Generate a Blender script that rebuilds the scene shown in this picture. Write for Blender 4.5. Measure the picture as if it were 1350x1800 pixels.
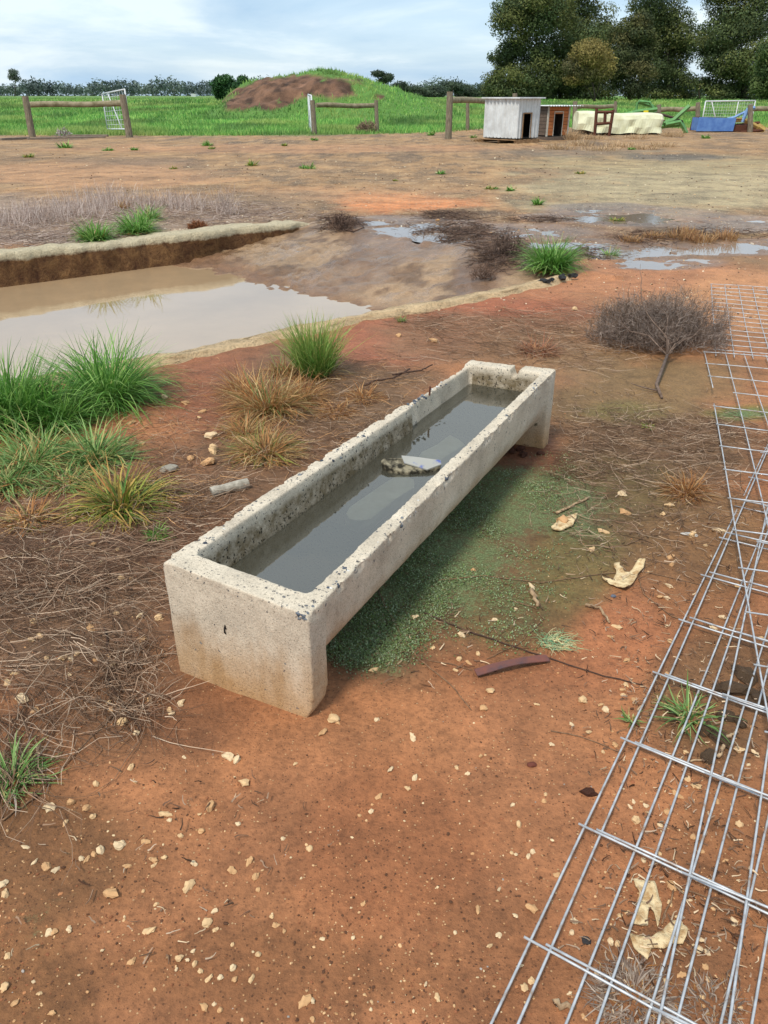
import bpy, bmesh, math, random
import numpy as np
from mathutils import Vector, Matrix, Euler
random.seed(7)
RNG = np.random.default_rng(11)
for o in list(bpy.data.objects): bpy.data.objects.remove(o)
SC = bpy.context.scene
COL = SC.collection

# ------------------------------------------------------------------ camera, sky, sun, exposure
CAM_H = 1.6
FPX = 1352.0                       # focal length in photo pixels (1350 x 1800)
TILT = math.atan(732 / 1352.0)     # downward pitch: horizon at row 168
cd = bpy.data.cameras.new('camera'); cam = bpy.data.objects.new('camera', cd); COL.objects.link(cam)
cam.location = (0, 0, CAM_H); cam.rotation_euler = (math.pi / 2 - TILT, 0, 0)
cd.sensor_fit = 'VERTICAL'; cd.sensor_height = 36.0; cd.lens = 36.0 * FPX / 1800.0
cd.clip_start = 0.05; cd.clip_end = 5000
SC.camera = cam

SUN_EL, SUN_AZ = math.radians(58), math.radians(215)      # azimuth clockwise from +Y (view direction)
w = bpy.data.worlds.new('World'); SC.world = w; w.use_nodes = True
nt = w.node_tree; nt.nodes.clear()
def N(tree, t, **kw):
    n = tree.nodes.new(t)
    for k, v in kw.items(): setattr(n, k, v)
    return n
out = N(nt, 'ShaderNodeOutputWorld'); bg = N(nt, 'ShaderNodeBackground'); bg.inputs['Strength'].default_value = 0.12
sky = N(nt, 'ShaderNodeTexSky', sky_type='NISHITA', sun_disc=False)
sky.sun_elevation = SUN_EL; sky.sun_rotation = SUN_AZ; sky.altitude = 50; sky.air_density = 1.0; sky.dust_density = 1.6; sky.ozone_density = 1.2
tc = N(nt, 'ShaderNodeTexCoord'); sep = N(nt, 'ShaderNodeSeparateXYZ'); nt.links.new(tc.outputs['Generated'], sep.inputs[0])
# a flat cloud layer: direction divided by its height above the horizon
mx = N(nt, 'ShaderNodeMath', operation='MAXIMUM'); mx.inputs[1].default_value = 0.0; nt.links.new(sep.outputs['Z'], mx.inputs[0])
ad = N(nt, 'ShaderNodeMath', operation='ADD'); ad.inputs[1].default_value = 0.16; nt.links.new(mx.outputs[0], ad.inputs[0])
vd = N(nt, 'ShaderNodeVectorMath', operation='DIVIDE'); cmb = N(nt, 'ShaderNodeCombineXYZ')
for i in range(3): nt.links.new(ad.outputs[0], cmb.inputs[i])
nt.links.new(tc.outputs['Generated'], vd.inputs[0]); nt.links.new(cmb.outputs[0], vd.inputs[1])
def noise(tree, vec, scale, detail=6, rough=.55, dist=0.0):
    n = N(tree, 'ShaderNodeTexNoise'); n.inputs['Scale'].default_value = scale; n.inputs['Detail'].default_value = detail
    n.inputs['Roughness'].default_value = rough; n.inputs['Distortion'].default_value = dist
    if vec is not None: tree.links.new(vec, n.inputs['Vector'])
    return n
def ramp(tree, fac, stops, interp='LINEAR'):
    r = N(tree, 'ShaderNodeValToRGB'); cr = r.color_ramp; cr.interpolation = interp
    while len(cr.elements) < len(stops): cr.elements.new(0.5)
    for e, (p, c) in zip(cr.elements, stops):
        e.position = p; e.color = (c, c, c, 1) if not hasattr(c, '__len__') else (*c, 1)
    if fac is not None: tree.links.new(fac, r.inputs['Fac'])
    return r
cl = noise(nt, vd.outputs[0], 0.45, 4, .5, .2)
cr_ = ramp(nt, cl.outputs['Fac'], [(.30, .7), (.62, 1.0)])
cl2 = noise(nt, vd.outputs[0], 0.75, 7, .56, .35)
cc = ramp(nt, cl2.outputs['Fac'], [(.36, (1.6, 2.3, 3.05)), (.5, (2.1, 2.72, 3.3)), (.62, (3.0, 3.42, 3.7))])
mixw = N(nt, 'ShaderNodeMix', data_type='RGBA'); nt.links.new(cr_.outputs['Color'], mixw.inputs['Factor'])
nt.links.new(sky.outputs['Color'], mixw.inputs[6]); nt.links.new(cc.outputs['Color'], mixw.inputs[7])
nt.links.new(mixw.outputs[2], bg.inputs['Color']); nt.links.new(bg.outputs[0], out.inputs['Surface'])

sl = bpy.data.lights.new('sun', 'SUN'); sun = bpy.data.objects.new('sun', sl); COL.objects.link(sun)
sl.energy = 1.5; sl.angle = math.radians(11); sl.color = (1, .93, .82)
sd = Vector((math.sin(SUN_AZ) * math.cos(SUN_EL), math.cos(SUN_AZ) * math.cos(SUN_EL), math.sin(SUN_EL)))
sun.rotation_euler = sd.to_track_quat('Z', 'Y').to_euler()
SC.view_settings.view_transform = 'Standard'; SC.view_settings.look = 'None'
SC.view_settings.gamma = 1; SC.view_settings.exposure = 1.24; SC.view_settings.use_curve_mapping = False

# ------------------------------------------------------------------ measuring: photo pixel -> place
cT, sT = math.cos(TILT), math.sin(TILT)
def ray(x, y):
    a = (x - 675) / FPX; b = -(y - 900) / FPX
    return a, cT + b * sT, -sT + b * cT
def px(x, y, z=0.0):                 # where the ray meets height z
    a, b, c = ray(x, y); t = (z - CAM_H) / c
    return Vector((a * t, b * t, z))
def pY(x, y, Y):                     # where the ray meets the vertical plane at distance Y
    a, b, c = ray(x, y); t = Y / b
    return Vector((a * t, Y, CAM_H + c * t))
def toPx(X, Y, Z):
    z = Z - CAM_H; d = np.maximum(Y * cT - z * sT, 0.02); u = Y * sT + z * cT
    return 675 + FPX * X / d, 900 - FPX * u / d, d

# ------------------------------------------------------------------ numpy noise
TAB = np.random.default_rng(3).random((256, 256))
def vnoise(x, y):
    x = np.asarray(x, float); y = np.asarray(y, float)
    xi = np.floor(x).astype(int); yi = np.floor(y).astype(int); fx = x - xi; fy = y - yi
    fx = fx * fx * (3 - 2 * fx); fy = fy * fy * (3 - 2 * fy)
    a = TAB[xi & 255, yi & 255]; b = TAB[(xi + 1) & 255, yi & 255]; c = TAB[xi & 255, (yi + 1) & 255]; d = TAB[(xi + 1) & 255, (yi + 1) & 255]
    return (a * (1 - fx) + b * fx) * (1 - fy) + (c * (1 - fx) + d * fx) * fy
def fbm(x, y, f, oct=4, g=.5):
    s = 0; a = 1; t = 0
    for i in range(oct):
        s = s + a * vnoise(np.asarray(x) * f + 17.3 * i, np.asarray(y) * f + 5.1 * i); t += a; a *= g; f *= 2.03
    return s / t
def sstep(a, b, x): t = np.clip((x - a) / (b - a), 0, 1); return t * t * (3 - 2 * t)
def lin(c): c = np.asarray(c, float) / 255.0; return np.where(c < .04045, c / 12.92, ((c + .055) / 1.055) ** 2.4)
ALB = 0.88
def pc(r, g, b): return tuple(lin((r, g, b)) * ALB)     # colour read from the photograph -> albedo

# ------------------------------------------------------------------ mesh helpers
def mesh_np(name, V, F, mats=(), col=None, smooth=False, mi=None):
    V = np.asarray(V, np.float32); me = bpy.data.meshes.new(name)
    F = np.asarray(F, np.int32); k = F.shape[1]
    me.vertices.add(len(V)); me.vertices.foreach_set('co', V.ravel())
    me.loops.add(F.size); me.loops.foreach_set('vertex_index', F.ravel())
    me.polygons.add(len(F)); me.polygons.foreach_set('loop_start', np.arange(0, F.size, k, dtype=np.int32))
    me.polygons.foreach_set('loop_total', np.full(len(F), k, np.int32))
    if mi is not None: me.polygons.foreach_set('material_index', np.asarray(mi, np.int32))
    me.polygons.foreach_set('use_smooth', np.full(len(F), smooth, bool))
    for m in mats: me.materials.append(m)
    me.update(calc_edges=True)
    if col is not None:
        at = me.attributes.new('Col', 'FLOAT_COLOR', 'POINT')
        c = np.ones((len(V), 4), np.float32); c[:, :3] = col; at.data.foreach_set('color', c.ravel())
    return me
def link(name, me, parent=None, loc=None, rot=None, scale=None):
    o = bpy.data.objects.new(name, me); COL.objects.link(o)
    if parent: o.parent = parent
    if loc is not None: o.location = loc
    if rot is not None: o.rotation_euler = rot
    if scale is not None: o.scale = scale
    return o
def tag(o, label=None, cat=None, group=None, kind=None):
    if label: o['label'] = label
    if cat: o['category'] = cat
    if group: o['group'] = group
    if kind: o['kind'] = kind
    return o
def empty(name, loc, rz=0):
    o = bpy.data.objects.new(name, None); COL.objects.link(o); o.location = loc; o.rotation_euler = (0, 0, rz); o.empty_display_size = .1
    return o
class MB:
    def __init__(s): s.v = []; s.f = []
    def add(s, vs, fs):
        k = len(s.v); s.v += [tuple(p) for p in vs]; s.f += [tuple(i + k for i in q) for q in fs]; return s
    def box(s, a, b, M=None, bev=0.0):
        x0, y0, z0 = a; x1, y1, z1 = b
        vs = [(x0,y0,z0),(x1,y0,z0),(x1,y1,z0),(x0,y1,z0),(x0,y0,z1),(x1,y0,z1),(x1,y1,z1),(x0,y1,z1)]
        if M is not None: vs = [M @ Vector(p) for p in vs]
        return s.add(vs, [(0,3,2,1),(4,5,6,7),(0,1,5,4),(1,2,6,5),(2,3,7,6),(3,0,4,7)])
    def tube(s, pts, r, n=8, caps=True):
        pts = [Vector(p) for p in pts]; m = len(pts)
        if not hasattr(r, '__len__'): r = [r] * m
        vs = []; up = None
        for i, p in enumerate(pts):
            d = (pts[min(i + 1, m - 1)] - pts[max(i - 1, 0)]).normalized()
            if up is None or abs(up.dot(d)) > .95: up = Vector((0, 0, 1)) if abs(d.z) < .9 else Vector((1, 0, 0))
            a = d.cross(up).normalized(); b = a.cross(d).normalized(); up = b
            for k in range(n):
                t = 2 * math.pi * k / n; vs.append(p + (a * math.cos(t) + b * math.sin(t)) * r[i])
        fs = [(i*n+k, i*n+(k+1)%n, (i+1)*n+(k+1)%n, (i+1)*n+k) for i in range(m-1) for k in range(n)]
        if caps: fs += [tuple(range(n))[::-1], tuple((m-1)*n+k for k in range(n))]
        return s.add(vs, fs)
    def prism(s, poly, d0, d1, axis='y'):      # polygon (a, b) extruded along an axis
        n = len(poly)
        mk = {'y': lambda a, b, t: (a, t, b), 'x': lambda a, b, t: (t, a, b), 'z': lambda a, b, t: (a, b, t)}[axis]
        vs = [mk(a, b, d0) for a, b in poly] + [mk(a, b, d1) for a, b in poly]
        return s.add(vs, [tuple(range(n))[::-1], tuple(range(n, 2*n))] + [(i, (i+1)%n, n+(i+1)%n, n+i) for i in range(n)])
    def mesh(s, name, m, smooth=False, bevel=0.0):
        me = bpy.data.meshes.new(name); me.from_pydata(s.v, [], s.f)
        bm = bmesh.new(); bm.from_mesh(me)
        bmesh.ops.recalc_face_normals(bm, faces=bm.faces)
        if bevel: bmesh.ops.bevel(bm, geom=bm.edges[:], offset=bevel, segments=2, affect='EDGES', profile=.6)
        bm.to_mesh(me); bm.free()
        me.materials.append(m)
        if smooth: me.polygons.foreach_set('use_smooth', np.ones(len(me.polygons), bool))
        me.update(); return me
    def obj(s, name, m, parent=None, loc=None, rot=None, smooth=False, bevel=0.0):
        return link(name, s.mesh(name, m, smooth, bevel), parent, loc, rot)

# ------------------------------------------------------------------ materials
def new_mat(name):
    m = bpy.data.materials.new(name); m.use_nodes = True; t = m.node_tree; t.nodes.clear()
    o = N(t, 'ShaderNodeOutputMaterial'); b = N(t, 'ShaderNodeBsdfPrincipled'); t.links.new(b.outputs[0], o.inputs['Surface'])
    return m, t, b
def bump(t, b, h, strength, dist):
    bp = N(t, 'ShaderNodeBump'); bp.inputs['Strength'].default_value = strength; bp.inputs['Distance'].default_value = dist
    t.links.new(h, bp.inputs['Height']); t.links.new(bp.outputs[0], b.inputs['Normal']); return bp
def mixc(t, fac, a, b, mode='MIX'):
    m = N(t, 'ShaderNodeMix', data_type='RGBA', blend_type=mode)
    for k, v in ((0, fac), (6, a), (7, b)):
        if isinstance(v, bpy.types.NodeSocket): t.links.new(v, m.inputs[k])
        elif k == 0: m.inputs[0].default_value = v
        else: m.inputs[k].default_value = (*v, 1)
    return m.outputs[2]
def math_(t, op, a, b=None, clamp=False):
    m = N(t, 'ShaderNodeMath', operation=op, use_clamp=clamp)
    for k, v in ((0, a), (1, b)):
        if v is None: continue
        if isinstance(v, bpy.types.NodeSocket): t.links.new(v, m.inputs[k])
        else: m.inputs[k].default_value = v
    return m.outputs[0]
def simple(name, c, rough=.8, c2=None, scale=8, metal=0, bmp=.3, bd=.01, coord='Object', detail=6, spec=.3, thr=(.35, .65), stretch=None):
    m, t, b = new_mat(name); tcn = N(t, 'ShaderNodeTexCoord'); v = tcn.outputs[coord]
    if stretch:
        mp = N(t, 'ShaderNodeMapping'); mp.inputs['Scale'].default_value = stretch; t.links.new(v, mp.inputs[0]); v = mp.outputs[0]
    n = noise(t, v, scale, detail, .62)
    r = ramp(t, n.outputs['Fac'], [(thr[0], c), (thr[1], c2 or tuple(x * .75 for x in c))]); t.links.new(r.outputs[0], b.inputs['Base Color'])
    b.inputs['Roughness'].default_value = rough; b.inputs['Metallic'].default_value = metal; b.inputs['Specular IOR Level'].default_value = spec
    if bmp: bump(t, b, n.outputs['Fac'], bmp, bd)
    return m
def vcol_mat(name, rough=.6, spec=.25, sub=0.0, trans=0.0, nscale=None):
    m, t, b = new_mat(name); a = N(t, 'ShaderNodeAttribute', attribute_name='Col'); c = a.outputs['Color']
    if nscale:
        n = noise(t, N(t, 'ShaderNodeTexCoord').outputs['Object'], nscale, 5, .6); r = ramp(t, n.outputs['Fac'], [(.3, .7), (.7, 1.2)]); c = mixc(t, 1.0, c, r.outputs[0], 'MULTIPLY')
    t.links.new(c, b.inputs['Base Color']); b.inputs['Roughness'].default_value = rough; b.inputs['Specular IOR Level'].default_value = spec
    if trans:
        o = [n for n in t.nodes if n.type == 'OUTPUT_MATERIAL'][0]; tr = N(t, 'ShaderNodeBsdfTranslucent'); t.links.new(c, tr.inputs['Color'])
        ms = N(t, 'ShaderNodeMixShader'); ms.inputs[0].default_value = trans; t.links.new(b.outputs[0], ms.inputs[1]); t.links.new(tr.outputs[0], ms.inputs[2]); t.links.new(ms.outputs[0], o.inputs['Surface'])
    return m
M_GRASS = vcol_mat('grass_blades', .55, .3, trans=.3)
M_LEAF = vcol_mat('tree_leaves', .7, .2, trans=.15)
M_TWIG = vcol_mat('twigs', .85, .15)
M_STONE = vcol_mat('pebbles', .9, .2, nscale=60)

# ground: colour and wetness are painted per vertex as soil type, fine relief comes from noise
def ground_mat():
    m, t, b = new_mat('soil'); P = N(t, 'ShaderNodeNewGeometry').outputs['Position']
    a = N(t, 'ShaderNodeAttribute', attribute_name='Col').outputs['Color']; wet = N(t, 'ShaderNodeAttribute', attribute_name='wet').outputs['Fac']
    grav_ = N(t, 'ShaderNodeAttribute', attribute_name='gravel').outputs['Fac']
    n1 = noise(t, P, 9, 8, .65); n2 = noise(t, P, 60, 6, .7); n3 = noise(t, P, 1.7, 12, .74); n3b = noise(t, P, .45, 10, .7)
    r1 = ramp(t, n1.outputs['Fac'], [(.32, .78), (.5, 1.0), (.7, 1.18)]); r2 = ramp(t, n2.outputs['Fac'], [(.34, .64), (.5, 1.0), (.68, 1.26)])
    far_ = ramp(t, grav_, [(0, .45), (.3, 1.0)]).outputs[0]; r3 = ramp(t, n3.outputs['Fac'], [(.38, .60), (.5, 1.0), (.62, 1.22)]); r3b = ramp(t, n3b.outputs['Fac'], [(.40, .74), (.5, 1.0), (.60, 1.12)])
    c = mixc(t, 1.0, a, r1.outputs[0], 'MULTIPLY'); c = mixc(t, far_, c, r3.outputs[0], 'MULTIPLY'); c = mixc(t, math_(t, 'MULTIPLY', far_, .8), c, r3b.outputs[0], 'MULTIPLY'); c = mixc(t, .8, c, r2.outputs[0], 'MULTIPLY')
    # small pale grit and dark crumbs
    v = N(t, 'ShaderNodeTexVoronoi'); v.inputs['Scale'].default_value = 130; t.links.new(P, v.inputs['Vector'])
    sel = N(t, 'ShaderNodeSeparateColor'); t.links.new(v.outputs['Color'], sel.inputs[0])
    near = math_(t, 'LESS_THAN', v.outputs['Distance'], .30)
    pale = math_(t, 'MULTIPLY', near, math_(t, 'GREATER_THAN', sel.outputs[0], .96)); dark = math_(t, 'MULTIPLY', near, math_(t, 'LESS_THAN', sel.outputs[0], .22))
    c = mixc(t, math_(t, 'MULTIPLY', pale, .75), c, pc(205, 165, 120)); c = mixc(t, math_(t, 'MULTIPLY', dark, .6), c, pc(70, 42, 26))
    v2 = N(t, 'ShaderNodeTexVoronoi'); v2.inputs['Scale'].default_value = 24; t.links.new(P, v2.inputs['Vector'])
    s2 = N(t, 'ShaderNodeSeparateColor'); t.links.new(v2.outputs['Color'], s2.inputs[0])
    grav = N(t, 'ShaderNodeAttribute', attribute_name='gravel').outputs['Fac']
    gsel = math_(t, 'MULTIPLY', math_(t, 'LESS_THAN', v2.outputs['Distance'], .33), math_(t, 'LESS_THAN', s2.outputs[1], grav))
    gcol = ramp(t, s2.outputs[2], [(0, pc(150, 120, 90)), (.6, pc(205, 180, 145)), (1, pc(228, 215, 190))])
    c = mixc(t, gsel, c, gcol.outputs[0])
    ms = N(t, 'ShaderNodeAttribute', attribute_name='moss').outputs['Fac']; n5 = noise(t, P, 26, 8, .75); n6 = noise(t, P, 150, 4, .7)
    mf = math_(t, 'ADD', math_(t, 'MULTIPLY', n5.outputs['Fac'], .7), math_(t, 'MULTIPLY', n6.outputs['Fac'], .3)); mf = math_(t, 'ADD', mf, math_(t, 'SUBTRACT', math_(t, 'MULTIPLY', ms, .34), .68)); mf = math_(t, 'MULTIPLY', mf, 7.0, True)
    mcol = ramp(t, n6.outputs['Fac'], [(.32, pc(66, 74, 46)), (.5, pc(100, 116, 72)), (.68, pc(142, 160, 116))]).outputs[0]
    c = mixc(t, math_(t, 'MULTIPLY', mf, math_(t, 'MULTIPLY', ms, .95, True)), c, mcol)
    t.links.new(c, b.inputs['Base Color'])
    rr = math_(t, 'MAXIMUM', math_(t, 'SUBTRACT', .92, math_(t, 'MULTIPLY', wet, .62)), .09); t.links.new(rr, b.inputs['Roughness'])
    b.inputs['Specular IOR Level'].default_value = .35
    h = math_(t, 'ADD', math_(t, 'MULTIPLY', n1.outputs['Fac'], .7), math_(t, 'MULTIPLY', n2.outputs['Fac'], .28))
    h = math_(t, 'ADD', h, math_(t, 'MULTIPLY', math_(t, 'ADD', pale, gsel), .10))
    bump(t, b, h, .9, .028)
    return m
M_SOIL = ground_mat()

# ------------------------------------------------------------------ ground shape
UX, UY = .777, .629                      # pit: u runs along it (up the ramp), v across it
def uv(x, y): return UX * x + UY * y, -UY * x + UX * y
def fromuv(u, v): return UX * u - UY * v, UY * u + UX * v
V_NEAR, V_FAR, U_TOP = 4.95, 9.62, 6.5
POOL_Z = -0.30
def field_rise(x, y):
    return 0.95 * sstep(44, 118, y) + .45 * sstep(118, 380, y)
PUD = []                                   # shallow puddles: pixel ellipses measured in the photograph
for (x, y, rx, ry, d) in [(740,402,95,14,.045),(690,418,60,12,.03),(845,462,30,22,.04),(900,408,110,10,.026),(1000,434,80,9,.04),(1120,382,110,12,.03),(1230,440,130,9,.04),(1180,462,70,9,.03),(610,455,60,10,.0),(1060,370,70,8,.02),(1300,395,70,10,.02),(700,436,70,8,.035),(775,420,70,8,.035),(835,478,26,14,.04),(925,462,60,7,.03),(1090,447,90,7,.035),(1290,432,90,8,.04),(660,392,40,7,.03),(1010,384,70,6,.03),(1160,470,60,6,.03)]:
    PUD.append((x, y, rx, ry, d))
def height(x, y):
    x = np.asarray(x, float); y = np.asarray(y, float)
    z = .004 + .030 * fbm(x, y, .9, 3) * .7 + .016 * (fbm(x, y, 5, 3) - .3) + .006 * (fbm(x, y, 22, 2) - .5)
    z = z - .004
    z = np.where(y > 30, z * 2.0, z)
    z = z + field_rise(x, y)
    qx, qy, _ = toPx(x, y, 0 * x)
    wob = (fbm(x, y, 1.6, 3) - .5)
    for (cx, cy, rx, ry, d) in PUD:
        e = ((qx - cx) / rx) ** 2 + ((qy - cy) / ry) ** 2
        z = z - d * np.clip(1.1 - e + 2.2 * wob + 3.0 * (fbm(x, y, 4.5, 4, .6) - .5), 0, 1) * (y > 3)
    u, v = uv(x, y)
    inside = sstep(V_NEAR - .03, V_NEAR + .03, v) * sstep(V_FAR + .05, V_FAR - .01, v)
    lump = .045 * (fbm(x, y, 3.2, 4) - .5) + .02 * (np.abs(np.sin((u * 1.0 + .25 * np.sin(v * 2)) * 20)) - .5) * sstep(.45, .6, fbm(x, y, 1.1, 2)) + .015 * (fbm(u * .7, v * 5.5, 1.5, 3) - .5) + .06 * (fbm(x, y, 7, 4, .6) - .5)
    fl = -.30 / (U_TOP - (4.95 - .11 * (v - V_NEAR))) * (U_TOP - u); fl = np.clip(fl, -.85, 0) + lump * sstep(U_TOP + .1, U_TOP - .8, u) * 1.15
    ramp_in = inside * sstep(U_TOP + .1, U_TOP - .25, u)
    z = z + .028 * np.exp(-((u - U_TOP - .12) / .11) ** 2) * (v > V_NEAR - .4) * (v < V_FAR + .6)
    z = z * (1 - ramp_in) + fl * ramp_in
    # soil piled behind the far edging and in front of the near one
    z = z + .03 * np.exp(-((v - (V_FAR + .75)) / .3) ** 2) * (u < 6.7) * (y < 16)
    return z
def hz(x, y): return float(height(np.array([x]), np.array([y]))[0])
def gp(x, y, lift=0.0):                    # ground point seen at a pixel
    p = px(x, y, 0)
    for _ in range(3): p = px(x, y, hz(p.x, p.y))
    return Vector((p.x, p.y, hz(p.x, p.y) + lift))

def spaced(lo, hi, a, b, step, growth):
    mid = list(np.arange(a, b, step)); s = step; p = mid[-1]; up = []
    while p < hi: s *= growth; p += s; up.append(p)
    s = step; p = mid[0]; dn = []
    while p > lo: s *= growth; p -= s; dn.append(p)
    return np.array(dn[::-1] + mid + up)
gx = spaced(-1500, 1500, -4.6, 4.8, .040, 1.06); gy = spaced(-40, 2600, .3, 12.2, .040, 1.042)
X, Y = np.meshgrid(gx, gy); nx, ny = len(gx), len(gy); fx, fy = X.ravel(), Y.ravel()
Z = height(fx, fy)
idx = np.arange(nx * ny).reshape(ny, nx); F4 = np.stack([idx[:-1, :-1], idx[:-1, 1:], idx[1:, 1:], idx[1:, :-1]], -1).reshape(-1, 4)
qx, qy, qd = toPx(fx, fy, 0 * fx)
n_a = fbm(fx, fy, .8, 5) - .5; n_b = fbm(fx + 40, fy - 13, 3.5, 5, .6) - .5
col = np.tile(np.array(pc(174, 116, 78)), (len(fx), 1)); wet = np.full(len(fx), .25); grav = np.zeros(len(fx))
def lay(mask, c, st=1.0):
    global col
    k = np.clip(mask * st, 0, 1)[:, None]; col = col * (1 - k) + np.array(c) * k
def band(a0, a1, b0, b1): return sstep(a0, a1, qy) * sstep(b1, b0, qy)
valid = (fy > .2)
def blob(cx, cy, rx, ry, c, st=1.0, soft=.6, nz=1.1):
    e = np.sqrt(((qx - cx) / rx) ** 2 + ((qy - cy) / ry) ** 2) + nz * n_a + .55 * nz * n_b
    m = sstep(1 + soft * .6, 1 - soft * .6, e) * valid; lay(m, c, st); return m
# distance bands of the yard
lay(band(-900, -899, 520, 700), pc(156, 114, 80)); lay(band(-900, -899, 300, 420), pc(166, 128, 88)); lay(sstep(.04, .16, fbm(fx + 3, fy * .5, 1.1, 5, .65) - .5) * (qy < 400), pc(112, 90, 70), .85); lay(sstep(.02, .2, n_a) * (qy < 470), pc(140, 112, 84), .8)
lay(sstep(.0, .22, n_b) * (qy < 420), pc(196, 158, 116), .5)
grav = np.where(qy < 430, .34 * (fy > 9), grav)
# foreground red earth and its darker, algae-stained parts
lay(sstep(.02, .2, n_a + .5 * n_b) * (qy > 900), pc(134, 90, 58), .7)
lay(sstep(.05, .25, -n_a + .4 * n_b) * (qy > 900), pc(164, 108, 74), .5)
for b_ in [(60,1500,170,120,(112,78,48),.75),(40,1750,120,120,(118,82,48),.6),(450,1720,280,70,(132,86,52),.5),(700,1500,160,140,(146,86,52),.45),(860,1700,120,120,(130,84,52),.4),
           (190,1230,190,130,(112,80,56),.7),(100,1060,260,140,(110,84,64),.85),(330,1260,120,60,(128,82,54),.6),(150,900,240,110,(112,80,60),.8),(560,800,220,130,(112,84,62),.85),(380,690,140,70,(150,92,66),.7),
           (600,690,150,70,(118,92,68),.7),(700,600,120,38,(168,98,72),.8),(880,545,130,40,(166,94,66),.8),(1090,490,240,40,(182,122,86),.8),(1290,530,120,50,(196,140,98),.7),
           (1040,670,80,40,(168,108,80),.8),(1120,700,230,80,(130,104,70),.9),(1150,940,170,90,(124,94,62),.8),(1020,640,120,40,(138,112,80),.7),(850,600,170,40,(136,104,76),.7),(1150,790,220,70,(112,90,66),.85),(1300,730,70,18,(92,118,44),.7),(1100,730,90,24,(122,112,62),.6),
           (1100,960,140,110,(120,92,62),.6),(1060,1110,160,90,(170,104,70),.55),(1270,1230,110,110,(104,80,54),.7),(1230,1040,80,90,(134,92,58),.5),(1280,1500,90,110,(124,84,54),.45),(1150,1720,130,90,(130,92,62),.5),
           (760,1010,230,150,(104,78,54),.85),(880,900,170,90,(108,84,58),.85),(640,1130,110,70,(98,74,54),.8),(930,800,60,50,(112,66,46),.8),(600,1080,60,60,(74,50,38),.7),(900,1080,110,70,(112,94,56),.6),(1000,1000,80,70,(112,100,58),.7),(1085,850,110,50,(108,92,56),.6),
           (900,1180,120,40,(146,92,60),.5)]:
    blob(b_[0], b_[1], b_[2], b_[3], pc(*b_[4]), b_[5])
# yard behind the pit
for b_ in [(120,395,360,42,(158,134,116),.9),(420,375,150,28,(142,116,94),.8),(150,310,260,22,(190,142,104),.7),(700,358,130,16,(214,138,88),.95),(620,345,220,14,(190,140,100),.5),(1180,330,260,45,(178,162,128),.85),(1150,290,240,16,(170,150,112),.6),
           (800,410,110,22,(104,86,74),.8),(900,445,80,26,(90,72,62),.8),(790,380,70,10,(110,86,70),.6),(1230,412,90,18,(150,124,86),.7),(1060,420,120,30,(120,96,78),.5),(250,285,110,7,(132,106,84),.7),(480,350,120,12,(136,112,88),.6),(520,262,420,7,(186,136,98),.6),
           (1000,268,150,7,(120,106,92),.6),(1180,278,90,6,(92,86,82),.8),(1250,400,120,10,(112,98,84),.6),(1190,350,60,12,(120,108,88),.4)]:
    blob(b_[0], b_[1], b_[2], b_[3], pc(*b_[4]), b_[5])
    if b_[4] == (178,162,128): grav = np.maximum(grav, blob(b_[0], b_[1], b_[2], b_[3], pc(*b_[4]), 0.0) * .75)
moss = np.zeros(len(fx))
for (cx, cy, rx, ry, st_) in [(760,1010,230,150,.95),(890,890,180,95,.9),(650,1120,120,80,.9),(990,1000,120,110,.5),(1090,740,150,40,.4),(1300,732,80,18,.95),(1130,860,160,70,.35),(60,1640,40,50,.6),(1020,960,160,120,.4),(1000,690,130,50,.3),(80,1500,160,160,.3),(880,1110,120,60,.45)]:
    e = np.sqrt(((qx - cx) / rx) ** 2 + ((qy - cy) / ry) ** 2) + .9 * n_a + .7 * n_b; moss = np.maximum(moss, st_ * sstep(1.35, .45, e) * valid)
# mud of the pit floor and ramp
U, Vv = uv(fx, fy); inpit = sstep(V_NEAR - .05, V_NEAR, Vv) * sstep(V_FAR + .06, V_FAR, Vv) * sstep(U_TOP + .8, U_TOP - .3, U + .8 * n_a)
lay(inpit, pc(164, 134, 106)); lay(inpit * sstep(-.06, .12, fbm(fx + 5, fy - 8, 3.4, 5, .7) - .5), pc(112, 86, 66), .85); lay(inpit * sstep(5.1, 4.7, U), pc(128, 94, 70), .8)
wet = np.maximum(wet, inpit * (.62 + .75 * sstep(.0, .16, fbm(U * .9, Vv * 1.8, 2.2, 4) - .5)))
for (cx, cy, rx, ry, d) in PUD:
    e = ((qx - cx) / (rx * 1.5)) ** 2 + ((qy - cy) / (ry * 1.6)) ** 2; k = sstep(1.4, .5, e + n_a) * valid; wet = np.maximum(wet, .95 * k); lay(k, pc(134, 104, 84), .6)
grav = grav * (1 - inpit)
# the green paddock beyond the fence line
def fence_Y(x): return 40.5 + .13 * x + 1.2 * np.sin(x * .21) + 5.5 * sstep(1, 8, x)
fld = sstep(-.8, .8, fy - fence_Y(fx) + 5 * n_a); lay(fld, pc(84, 122, 54)); lay(fld * sstep(0, .2, n_b), pc(104, 140, 58), .7); lay(fld * sstep(100, 300, fy), pc(120, 150, 84), .7)
grav = grav * (1 - fld); wet = wet * (1 - fld)
col = col * np.array([.97, .97, .91])[None] * np.where(fld > .5, 1.0, np.where(qy < 470, .97, 1.0))[:, None]
col = np.where(valid[:, None], col, np.array(pc(150, 96, 62)))
me = mesh_np('ground', np.stack([fx, fy, Z], 1), F4, [M_SOIL], col, True)
for nm, arr in (('wet', wet), ('gravel', grav), ('moss', moss)):
    at = me.attributes.new(nm, 'FLOAT', 'POINT'); at.data.foreach_set('value', arr.astype(np.float32))
tag(link('ground', me), kind='structure')

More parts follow.
